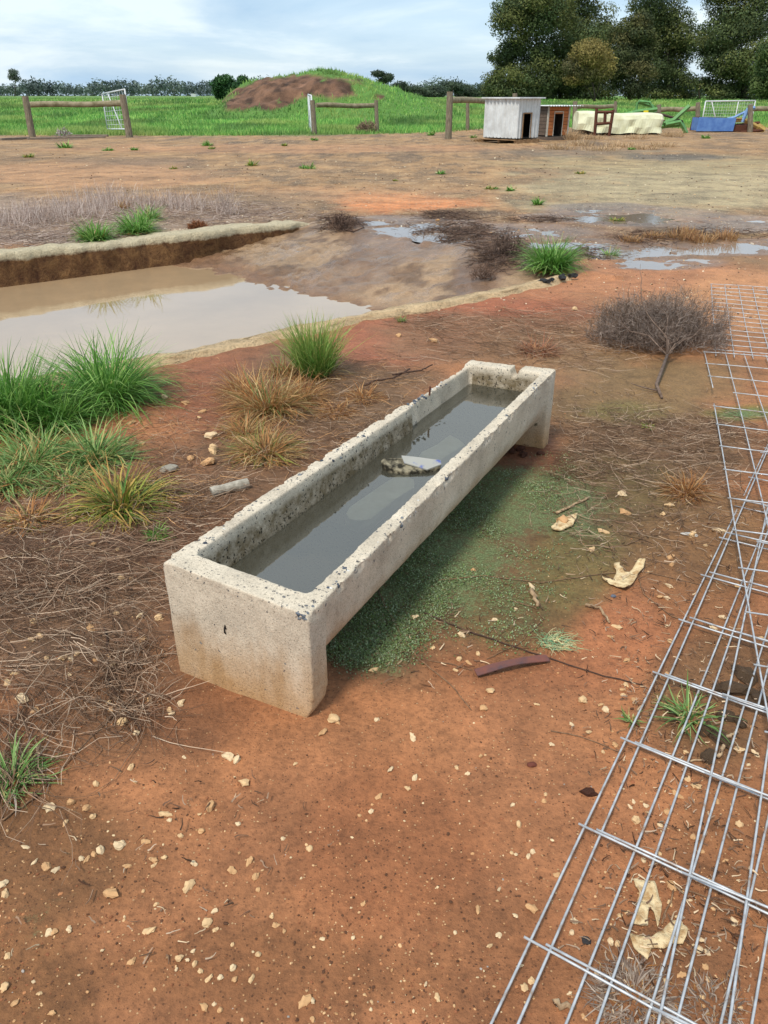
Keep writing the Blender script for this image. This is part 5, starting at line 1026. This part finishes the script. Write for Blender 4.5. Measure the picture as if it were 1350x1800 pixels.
    MB().box((d2[0] - .03, -.032, z0), (d2[0], -.022, d2[2] + .04)).box((d2[1], -.032, z0), (d2[1] + .03, -.022, d2[2] + .04)).box((d2[0] + .001, -.033, d2[2]), (d2[1] - .001, -.021, d2[2] + .04)).obj('door_frame', M_TRIM, k2)
    MB().box((.025, .03, z0 - .01), (.035, D_ - .05, h)).box((.04, .03, z0 - .01), (W_ - .03, D_ - .04, z0 + .01)).obj('shade_lining', M_IN, k2)
    corrugated((-.16, -.28, h + .03), (W_ + .42, -.28, h + .03), (-.16, D_ + .15, h + .03), 13, .02, M_CORR, 'roof', k2, None)
    MB().box((-.06, -.16, 0), (W_ + .06, D_, z0 - .03)).obj('plinth', M_DK, k2)
build_kennel()

# ------------------------------------------------------------------ parked machinery
M_COVER = simple('cream_canvas', pc(232, 232, 200), .8, pc(206, 204, 166), 2.5, 0, .5, .05); M_GREEN = simple('green_paint', pc(106, 160, 92), .5, pc(84, 130, 76), 5, 0, .1, .004); M_STEEL = simple('dark_steel', pc(70, 62, 58), .6, pc(98, 70, 56), 8, .2)
def pathY(pts, Y): return [pY(x, y, Y) for x, y in pts]
def build_machines():
    Ym = 39.6; base = gp(1085, 238); mw = empty('disc_mower', (base.x, Ym, base.z)); tag(mw, 'green disc mower with long cream canvas cover and folded hitch arm', 'mower'); o_ = mw.location.copy()
    # cover: sagging canvas skirt, long box with rounded shoulders
    x0, x1 = pY(1011, 220, Ym).x - o_.x, pY(1157, 220, Ym).x - o_.x; L_ = x1 - x0; nx_, k = 40, 9; V = []
    for i in range(nx_ + 1):
        t_ = i / nx_; x = x0 + L_ * t_; top_ = .93 - .10 * t_ + .03 * math.sin(t_ * 9); bot = .20 - .13 * sstep(0, .35, t_) + .025 * math.sin(t_ * 23)
        bot = float(bot); f = .045 * math.sin(t_ * 43) * math.sin(t_ * 7) + .035 * math.sin(t_ * 17 + 1); hd = .72 * min(1, .75 + t_ * 3, .8 + (1 - t_) * 6)
        prof = [(-hd - .05 + f, bot), (-hd - .03 - f, bot + .25), (-hd + .0 + f * .5, top_ - .22), (-hd + .07, top_ - .07), (-hd * .5, top_), (hd * .5, top_ + .02), (hd - .05, top_ - .07), (hd, top_ - .25), (hd + .04, bot)]
        for y, z in prof: V.append((x + .02 * math.sin(z * 9 + i), y, z))
    F = [(i*k+j, i*k+j+1, (i+1)*k+j+1, (i+1)*k+j) for i in range(nx_) for j in range(k-1)] + [tuple(range(k))[::-1], tuple(nx_*k+j for j in range(k))]
    MB().add(V, F).obj('canvas_cover', M_COVER, mw, smooth=False)
    MB().box((x0 + .25, -.5, .05), (x1 - .1, .5, .2)).obj('cutter_bar', M_STEEL, mw); MB().box((x0 + .5, -.62, .0), (x0 + .7, -.4, .2)).obj('skid', M_STEEL, mw); MB().box((x1 - .5, -.62, .0), (x1 - .2, -.4, .16)).obj('skid', M_STEEL, mw)
    def arm(name, pts, Y, r, m=M_GREEN, n=6): 
        P_ = [p - Vector(o_) for p in pathY(pts, Y)]; return MB().tube(P_, r, n).obj(name, m, mw)
    arm('lift_arm', [(1085,205),(1120,196),(1155,192)], 40.6, .085, n=4); arm('upright', [(1155,206),(1142,180),(1124,178)], 41.0, .065, n=4); arm('upright', [(1116,206),(1121,179)], 41.2, .06, n=4); arm('upright', [(1122,179),(1146,186),(1160,214)], 41.4, .08, n=4)
    arm('drawbar', [(1150,198),(1180,206),(1200,214)], 41, .06, M_STEEL); arm('hitch_arm', [(1166,216),(1184,211),(1212,186)], 40.8, .10, n=4); arm('hitch_arm', [(1170,219),(1195,214),(1205,232)], 40.6, .09, n=4); arm('hitch_base', [(1160,222),(1196,218)], 40.9, .11, n=4); arm('brace_rod', [(1146,204),(1170,214)], 40.8, .05, M_STEEL); arm('foot', [(1198,216),(1207,234)], 41, .09, n=4)
    p_ = pY(1135, 198, 40.38) - Vector(o_); MB().box((p_.x - .11, p_.y - .02, p_.z - .09), (p_.x + .11, p_.y, p_.z + .09)).obj('warning_plate', simple('yellow_plate', pc(232, 206, 40), .5, pc(220, 190, 30)), mw)
    # brown steel stand in front of the cover
    Ys = 38.2; b = gp(1057, 243); st = empty('steel_stand', (b.x, Ys, b.z)); tag(st, 'narrow rusty brown steel stand in front of the cream cover', 'stand'); os_ = st.location.copy()
    def bar(nm, pts, r, dy=0): MB().tube([p + Vector((0, dy, 0)) - Vector(os_) for p in pathY(pts, Ys)], r, 4).obj(nm, M_RUST, st)
    bar('upright', [(1045,242),(1049,190)], .07); bar('upright', [(1070,242),(1078,193)], .07); bar('cross_bar', [(1047,218),(1075,216)], .06); bar('cross_bar', [(1048,197),(1077,197)], .06); bar('post', [(1063,218),(1064,197)], .07); bar('foot', [(1036,244),(1078,245)], .06, .1); bar('foot', [(1036,240),(1082,240)], .06, .9); bar('upright', [(1050,238),(1052,200)], .05, .8); bar('upright', [(1072,238),(1076,200)], .05, .8)
    # blue implement
    Yb = 42.3; b = gp(1260, 234); bl = empty('farm_implement', (b.x, Yb, b.z)); tag(bl, 'rusting blue farm implement with faded box body and folded arms', 'implement'); ob = bl.location.copy()
    M_BL = simple('faded_blue_paint', pc(106, 146, 204), .6, pc(80, 118, 184), 3, 0, .2, .01); M_YE = simple('ochre_paint', pc(196, 166, 96), .6, pc(160, 130, 76), 6)
    xa, xb = pY(1220, 220, Yb).x - ob.x, pY(1284, 220, Yb).x - ob.x
    MB().prism([(xa, .05), (xb, .05), (xb + .05, .62), (xa + .05, .66)], -.45, -.38).obj('front_panel', M_BL, bl, bevel=.01); MB().prism([(xa, .05), (xb + .4, .05), (xb + .4, .62), (xa + .05, .66)], .45, .52).obj('back_panel', M_RUST, bl); MB().box((xa + .03, -.375, .08), (xa + .09, .445, .64)).obj('end_panel', M_BL, bl); MB().box((xa + .1, -.37, .56), (xb + .35, .44, .60)).obj('deck', M_RUST, bl)
    def arm2(nm, pts, r, m, dy=0): MB().tube([p + Vector((0, dy, 0)) - Vector(ob) for p in pathY(pts, Yb)], r, 6).obj(nm, m, bl)
    M_LB = simple('pale_blue_paint', pc(136, 172, 216), .55, pc(106, 140, 190), 4)
    arm2('arm', [(1262,212),(1288,206),(1308,196)], .06, M_LB, -.2); arm2('arm', [(1300,214),(1310,192),(1322,189)], .09, M_LB, -.3); arm2('boom', [(1270,212),(1304,210),(1334,226)], .11, M_YE, -.25); arm2('joint', [(1328,222),(1338,229)], .17, M_YE, -.25); arm2('rod', [(1292,204),(1308,196)], .05, M_STEEL, -.1)
    MB().box((xb + .0, -.3, .02), (xb + 1.5, .35, .32)).obj('rusty_base', M_RUST, bl, bevel=.02); arm2('bar', [(1286,222),(1338,216)], .08, M_RUST, .2); arm2('bar', [(1296,232),(1336,228)], .07, M_RUST, -.35)
build_machines()

# ------------------------------------------------------------------ mound
MX0, MX1, MY0, MY1 = -14.5, 9.5, 58.5, 88
top_px = [(372,196),(390,178),(420,152),(470,134),(520,128),(560,119),(600,122),(640,132),(685,148),(730,164),(790,180),(830,192)]
tp = [pY(x, y, 71.0) for x, y in top_px]; tx = np.array([p.x for p in tp]); tz = np.array([p.z for p in tp])
mx_, my_ = np.linspace(-17, 8, 150), np.linspace(57, 92, 120); X, Y = np.meshgrid(mx_, my_); ridge = np.interp(X.ravel(), tx, tz, left=-.2, right=-.2)
yy = Y.ravel(); prof = np.where(yy < 71, sstep(60.5, 71, yy) ** .8, sstep(90, 72, yy)); base_h = height(X.ravel(), yy)
Zm = base_h - .15 + np.maximum(ridge - .45, 0) * prof * 1.02 + (.9 * (fbm(X.ravel(), yy, .8, 5, .6) - .5) + .35 * (fbm(X.ravel() + 7, yy, .25, 2) - .5)) * sstep(0, .3, prof)
mqx, mqy, _ = toPx(X.ravel(), yy, Zm)
nzm = fbm(X.ravel(), yy, .6, 4) - .5
soilm = np.maximum.reduce([sstep(1.25, .8, np.sqrt(((mqx - a) / rx) ** 2 + ((mqy - b) / ry) ** 2) + 1.0 * nzm) for a, b, rx, ry in [(455,172,66,22),(520,152,70,20),(585,156,46,20),(425,182,34,14),(668,170,10,6)]]) * (yy < 73) * sstep(-2, 2, (mqx < 520) * 9 + mqy - 7 - np.interp(mqx, [q[0] for q in top_px], [q[1] for q in top_px]))
soilm = soilm * sstep(.30, .44, fbm(X.ravel() * 1.0, yy * .6, .9, 4) + .22 * (soilm - .4)); cm = np.tile(np.array(pc(92, 132, 58)), (len(yy), 1)); cm = cm * (1 - soilm[:, None]) + np.array(pc(128, 94, 72)) * (.45 + 1.6 * (fbm(X.ravel(), yy, 1.6, 4) - .35))[:, None] * soilm[:, None]
id2 = np.arange(len(yy)).reshape(120, 150); F = np.stack([id2[:-1, :-1], id2[:-1, 1:], id2[1:, 1:], id2[1:, :-1]], -1).reshape(-1, 4)
me = mesh_np('mound', np.stack([X.ravel(), yy, Zm], 1), F, [M_SOIL], cm, True)
for nm in ('wet', 'gravel', 'moss'): me.attributes.new(nm, 'FLOAT', 'POINT')
tag(link('mound', me), kind='structure')
def mound_h(x, y):
    fx_ = np.clip((x + 17) / 25 * 149, 0, 148.99); fy_ = np.clip((y - 57) / 35 * 119, 0, 118.99); i, j = fx_.astype(int), fy_.astype(int); a, b = fx_ - i, fy_ - j; Zg = Zm.reshape(120, 150)
    z = (Zg[j, i] * (1 - a) + Zg[j, i + 1] * a) * (1 - b) + (Zg[j + 1, i] * (1 - a) + Zg[j + 1, i + 1] * a) * b
    ins = (x > -17) & (x < 8) & (y > 57) & (y < 92); return np.maximum(height(x, y), np.where(ins, z, -9))
def mound_soil(x, y):
    fx_ = np.clip((x + 17) / 25 * 149, 0, 149).astype(int); fy_ = np.clip((y - 57) / 35 * 119, 0, 119).astype(int); ins = (x > -17) & (x < 8) & (y > 57) & (y < 92); return np.where(ins, soilm.reshape(120, 150)[fy_, fx_], 0)
# ------------------------------------------------------------------ paddock grass
rg_ = np.random.default_rng(61)
def field_grass(n, y0, y1, L, W_, power=1.0):
    y = y0 + (y1 - y0) * rg_.random(n) ** power; x = (rg_.random(n) - .5) * 2 * (y * .60 + 3); ok = (y > fence_Y(x) - .2 + rg_.normal(0, .5, n)) ; x, y = x[ok], y[ok]; ok = rg_.random(len(x)) > mound_soil(x, y) * 1.15; x, y = x[ok], y[ok]
    m = len(x); z = mound_h(x, y); hgt_ = L * rg_.uniform(.5, 1.25, m) * (.6 + .9 * fbm(x, y, .25, 4)); wv = W_ * rg_.uniform(.6, 1.4, m); az = rg_.random(m) * 6.283; ln = rg_.normal(0, .35, (m, 2)) * hgt_[:, None]
    s_ = np.stack([np.cos(az), np.sin(az)], 1) * wv[:, None] * .5; V = np.zeros((m, 3, 3)); V[:, 0, :2] = np.stack([x, y], 1) - s_; V[:, 1, :2] = np.stack([x, y], 1) + s_; V[:, 2, :2] = np.stack([x, y], 1) + ln; V[:, :2, 2] = (z - .03)[:, None]; V[:, 2, 2] = z + hgt_
    pal = np.array([pc(122, 174, 84), pc(104, 160, 74), pc(144, 188, 94), pc(88, 136, 66), pc(160, 192, 102)]); ci = pal[rg_.integers(0, 5, m)] * (.40 + 1.25 * fbm(x + 30, y * .7, .35, 4))[:, None]
    k = np.clip((fbm(x - 11, y * .6 + 4, .22, 4) - .48) * 5, 0, .75)[:, None]; ci = ci * (1 - k) + np.array(pc(168, 186, 104)) * k; k = np.clip((fbm(x + 71, y * .6 + 24, .3, 4) - .54) * 6, 0, .6)[:, None]; ci = ci * (1 - k) + np.array(pc(84, 116, 64)) * k
    cc_ = np.repeat(ci[:, None], 3, 1); cc_[:, 2] *= 1.15
    return V.reshape(-1, 3), np.arange(m * 3).reshape(-1, 3), cc_.reshape(-1, 3)
V, F, C = join([field_grass(80000, 38, 56, .18, .05, 1.1), field_grass(85000, 52, 92, .21, .09, 1.0), field_grass(60000, 90, 190, .24, .22, 1.2)])
tag(link('paddock_grass', mesh_np('paddock_grass', V, F, [M_GRASS], C)), 'lush green paddock grass behind the fence and over the mound', 'grass', kind='stuff')

# ------------------------------------------------------------------ trees
def leafcloud(lobes, n, size, cols, rng, flat=.5, shell=.55):
    sub = []
    if shell > .4:
        for l in lobes:
            for _ in range(13):
                d_ = rng.normal(0, 1, 3); d_ /= np.linalg.norm(d_); q_ = rng.uniform(.40, .60); sub.append((l[0] + d_[0] * l[3] * .72, l[1] + d_[1] * l[4] * .72, l[2] + d_[2] * l[5] * .72, l[3] * q_, l[4] * q_, l[5] * q_ * .85))
            sub.append((l[0], l[1], l[2], l[3] * .7, l[4] * .7, l[5] * .7))
        lobes = sub
    lb = np.array([[*l[:3], *l[3:6]] for l in lobes]); tint = rng.uniform(.8, 1.3, (len(lb), 1)); vol = lb[:, 3] * lb[:, 5]; pick = rng.choice(len(lb), n, p=vol / vol.sum())
    v = rng.normal(0, 1, (n, 3)); v /= np.linalg.norm(v, axis=1, keepdims=True); r = shell + (1.08 - shell) * rng.random(n) ** .6
    # clumpy radius: each lobe broken into sprays
    ang = fbm(v[:, 0] * 2.2 + pick * 3.7 + 20, v[:, 1] * 2.2 + v[:, 2] * 2.9 + pick + 20, 1.7, 3); r = r * (.72 + .6 * ang)
    P_ = lb[pick, :3] + v * r[:, None] * lb[pick, 3:6]
    P_ += rng.normal(0, .12, (n, 3)) * size * 2
    nrm = v + rng.normal(0, .55, (n, 3)); nrm /= np.linalg.norm(nrm, axis=1, keepdims=True); t1 = np.cross(nrm, rng.normal(0, 1, (n, 3))); t1 /= np.linalg.norm(t1, axis=1, keepdims=True); t2 = np.cross(nrm, t1)
    s_ = size * rng.uniform(.5, 1.3, (n, 1)); V = np.stack([P_ - t1 * s_ * .6, P_ - t2 * s_ * .28 + t1 * s_ * .1, P_ + t1 * s_ * .6, P_ + t2 * s_ * .28 - t1 * s_ * .1], 1)
    cols = np.asarray(cols); lc = cols[rng.integers(0, len(cols), len(lb))][pick]; ci = (.8 * lc + .2 * cols[rng.integers(0, len(cols), n)]) * rng.uniform(.9, 1.1, (n, 1)) * (.75 + .5 * ang)[:, None] * tint[pick]
    return V.reshape(-1, 3), np.arange(n * 4).reshape(-1, 4), np.repeat(ci, 4, 0)
M_TRUNK = simple('tree_bark', pc(96, 84, 74), .95, pc(66, 56, 50), 3, 0, .8, .05, stretch=(3, 3, .6))
def tree(name, label, Yd, lobes_px, n, size, cols, base_px, trunks, seed, group=None, depth=.8, shell=.55):
    """lobes_px: (x, y, rx, ry) in photo pixels at distance Yd; trunks: pixel polylines with base radius in px"""
    rng = np.random.default_rng(seed); rr_ = random.Random(seed); c = pY(base_px, 180, Yd); c.z = hz(c.x, Yd) - .05; r_ = empty(name, c); tag(r_, label, 'tree', group); L_ = []
    for (x, y, rx, ry) in lobes_px:
        p = pY(x, y, Yd); e = abs(pY(x + rx, y, Yd).x - p.x); f = abs(pY(x, y - ry, Yd).z - p.z); dy = rr_.uniform(-1, 1) * e * .7
        k_ = 1.14 if shell > .4 else 1.0; L_.append((p.x - c.x, dy, p.z - c.z, e * k_, e * depth * k_, f * k_))
    V, F, C = leafcloud(L_, int(n * 2.5), size * .43, cols, rng, shell=shell); link('crown', mesh_np('crown', V, F, [M_LEAF], C), r_)
    mb = MB()
    for (pts, w0) in trunks:
        P_ = [pY(x, y, Yd) - c for x, y in pts]; P_[0].z = min(P_[0].z, -.1) if pts[0][1] > 160 else P_[0].z; sc_ = abs(pY(pts[0][0] + w0, 150, Yd).x - pY(pts[0][0], 150, Yd).x) * .5
        MB().tube([p + Vector((0, rr_.uniform(-.2, .2), 0)) for p in P_], [sc_ * (1 - .6 * i / (len(P_) - 1)) for i in range(len(P_))], 8).obj('trunk', M_TRUNK, r_, smooth=True)
    return r_
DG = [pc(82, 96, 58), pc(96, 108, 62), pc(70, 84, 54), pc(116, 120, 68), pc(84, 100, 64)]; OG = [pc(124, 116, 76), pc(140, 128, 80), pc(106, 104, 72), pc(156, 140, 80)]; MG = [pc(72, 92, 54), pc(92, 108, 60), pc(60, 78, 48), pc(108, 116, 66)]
YT_ = 118
tree('evergreen_tree', 'broad dark green tree with layered crown left of the olive tree', YT_, [(905,40,36,34),(885,105,22,16),(925,80,40,40),(900,140,40,26),(945,130,36,38),(868,150,16,20),(880,166,26,12),(930,168,34,10),(900,20,30,22),(960,20,40,36),(930,10,36,30),(915,158,46,14)], 26000, .62, DG + [pc(96, 100, 52)], 930, [([(930,184),(928,150),(935,90)], 8), ([(900,184),(905,150)], 4), ([(945,184),(948,150),(960,100)], 5)], 1)
tree('evergreen_tree', 'tall dark green tree rising behind the olive brown tree', YT_ + 6, [(1000,20,44,36),(1045,40,40,34),(1020,80,52,34),(985,60,36,40),(1060,75,26,30),(990,110,36,34),(1030,-20,40,30),(975,140,34,26),(1040,120,40,36),(1010,150,40,20),(980,166,30,12),(1040,165,34,12)], 26000, .62, DG + [pc(92, 104, 54)], 1005, [([(985,184),(985,150),(1000,80)], 7), ([(1028,182),(1035,140),(1045,80)], 6), ([(960,184),(965,150)], 4)], 2)
tree('olive_tree', 'smaller olive brown tree with open crown and visible branches', YT_ - 12, [(1035,95,34,26),(1015,118,26,22),(1058,115,22,26),(1040,130,32,18),(1012,140,20,12)], 6500, .5, OG, 1040, [([(1046,184),(1044,160),(1036,120),(1030,90)], 3), ([(1046,178),(1036,160),(1020,140)], 2), ([(1046,172),(1056,140),(1062,110)], 2)], 3, shell=.3)
tree('evergreen_tree', 'bushy green brown tree between the olive tree and the tallest tree', YT_ - 2, [(1105,60,28,26),(1095,100,30,34),(1120,85,28,40),(1100,140,38,28),(1118,40,20,18)], 15000, .58, [pc(74, 82, 50), pc(88, 92, 54), pc(60, 70, 46), pc(100, 96, 58)], 1105, [([(1108,186),(1106,150),(1108,100)], 7), ([(1122,186),(1124,150)], 4)], 4)
tree('evergreen_tree', 'tallest dark tree with crown running out of the picture top', YT_ + 10, [(1165,10,48,40),(1180,60,44,40),(1150,60,34,40),(1195,105,34,36),(1160,115,40,34),(1175,-40,50,44),(1150,-70,44,40),(1185,145,34,22),(1210,80,16,16),(1150,164,36,12),(1200,166,30,11)], 26000, .62, DG, 1175, [([(1176,186),(1176,140),(1172,60)], 9), ([(1146,186),(1150,150)], 5)], 5)
tree('evergreen_tree', 'dark spreading tree with thick trunk behind the blue implement', YT_ + 2, [(1290,10,48,34),(1262,70,34,30),(1300,60,46,40),(1270,110,40,30),(1320,110,40,36),(1290,140,44,24),(1330,30,40,40),(1300,-40,56,40),(1250,105,18,18),(1245,150,20,14),(1265,164,34,12),(1325,166,36,11)], 27000, .62, DG, 1305, [([(1308,188),(1308,150),(1306,100)], 14), ([(1232,186),(1228,160),(1236,130)], 3), ([(1275,186),(1277,155)], 5)], 6)
tree('evergreen_tree', 'lighter green tree overlapping the thick trunked tree', YT_ - 16, [(1350,130,26,34),(1365,90,30,34),(1345,155,20,14),(1380,140,36,30)], 9000, .55, MG, 1370, [([(1372,188),(1370,150),(1368,110)], 8)], 7)
# trees right of the mound
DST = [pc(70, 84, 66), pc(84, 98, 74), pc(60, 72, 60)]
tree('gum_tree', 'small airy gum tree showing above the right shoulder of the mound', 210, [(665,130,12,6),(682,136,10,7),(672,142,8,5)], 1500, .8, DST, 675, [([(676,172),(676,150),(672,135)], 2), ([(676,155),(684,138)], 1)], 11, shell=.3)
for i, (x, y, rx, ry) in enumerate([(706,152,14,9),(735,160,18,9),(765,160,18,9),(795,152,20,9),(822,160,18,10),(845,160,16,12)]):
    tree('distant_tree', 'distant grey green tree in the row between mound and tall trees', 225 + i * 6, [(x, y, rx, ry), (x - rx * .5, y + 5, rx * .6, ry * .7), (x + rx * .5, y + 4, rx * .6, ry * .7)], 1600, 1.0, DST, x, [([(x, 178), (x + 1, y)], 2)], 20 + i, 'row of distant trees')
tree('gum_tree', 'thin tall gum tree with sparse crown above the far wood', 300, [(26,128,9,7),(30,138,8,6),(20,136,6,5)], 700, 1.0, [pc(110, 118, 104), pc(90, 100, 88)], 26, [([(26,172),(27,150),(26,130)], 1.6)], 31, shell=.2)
tree('dark_bush_tree', 'dense dark green bushy tree left of the mound', 92, [(400,150,20,14),(412,160,18,12),(392,162,14,12),(425,146,12,10)], 5000, .5, [pc(56, 92, 52), pc(72, 108, 60), pc(46, 76, 46)], 402, [([(402,186),(403,160)], 4)], 32)
# the far wood: reads as one mass
rg_ = np.random.default_rng(9); L_ = []
for x in np.arange(-220, 395, 7):
    p = pY(x + rg_.uniform(-4, 4), 164, 360 + rg_.uniform(-20, 40)); hgt_ = (2.6 + 4.0 * float(fbm(x, 1.0, .035, 3)))
    L_.append((p.x, p.y, p.z - .8 + hgt_ * .5, rg_.uniform(2.2, 4.5), 3, hgt_ * .62))
for x in np.arange(395, 1600, 12):
    p = pY(x, 166, 420 + rg_.uniform(-20, 40)); hgt_ = 3.5 + 5 * float(fbm(x, 4.0, .03, 3)); L_.append((p.x, p.y, p.z - .6 + hgt_ * .5, rg_.uniform(3, 6), 3, hgt_ * .6))
V, F, C = leafcloud(L_, 40000, 1.1, [pc(92, 106, 102), pc(102, 118, 108), pc(82, 94, 92), pc(112, 126, 114)], rg_, shell=.15)  # leaf colours paled and blued, so distance haze is painted in
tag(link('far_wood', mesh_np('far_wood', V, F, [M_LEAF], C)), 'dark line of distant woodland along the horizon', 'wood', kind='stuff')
M_WH = simple('white_sheet_roof', pc(232, 234, 236), .6, pc(210, 214, 216))
for x, y, w_, lb in [(340,170,8,'tiny white roofed shed on the horizon left of the mound')]:
    p = pY(x, y, 300 if x < 1000 else 150); s_ = w_ * p.y / 1352 * .9; e = empty('distant_shed', (p.x, p.y, p.z - .6)); tag(e, lb, 'shed')
    MB().box((-s_ / 2, 0, 0), (s_ / 2, 3, 1.2)).obj('wall', M_WH, e); MB().prism([(-s_ / 2 - .1, 1.2), (s_ / 2 + .1, 1.2), (s_ / 2, 1.5), (-s_ / 2, 1.5)], -.1, 3.1).obj('roof', M_GALV, e)
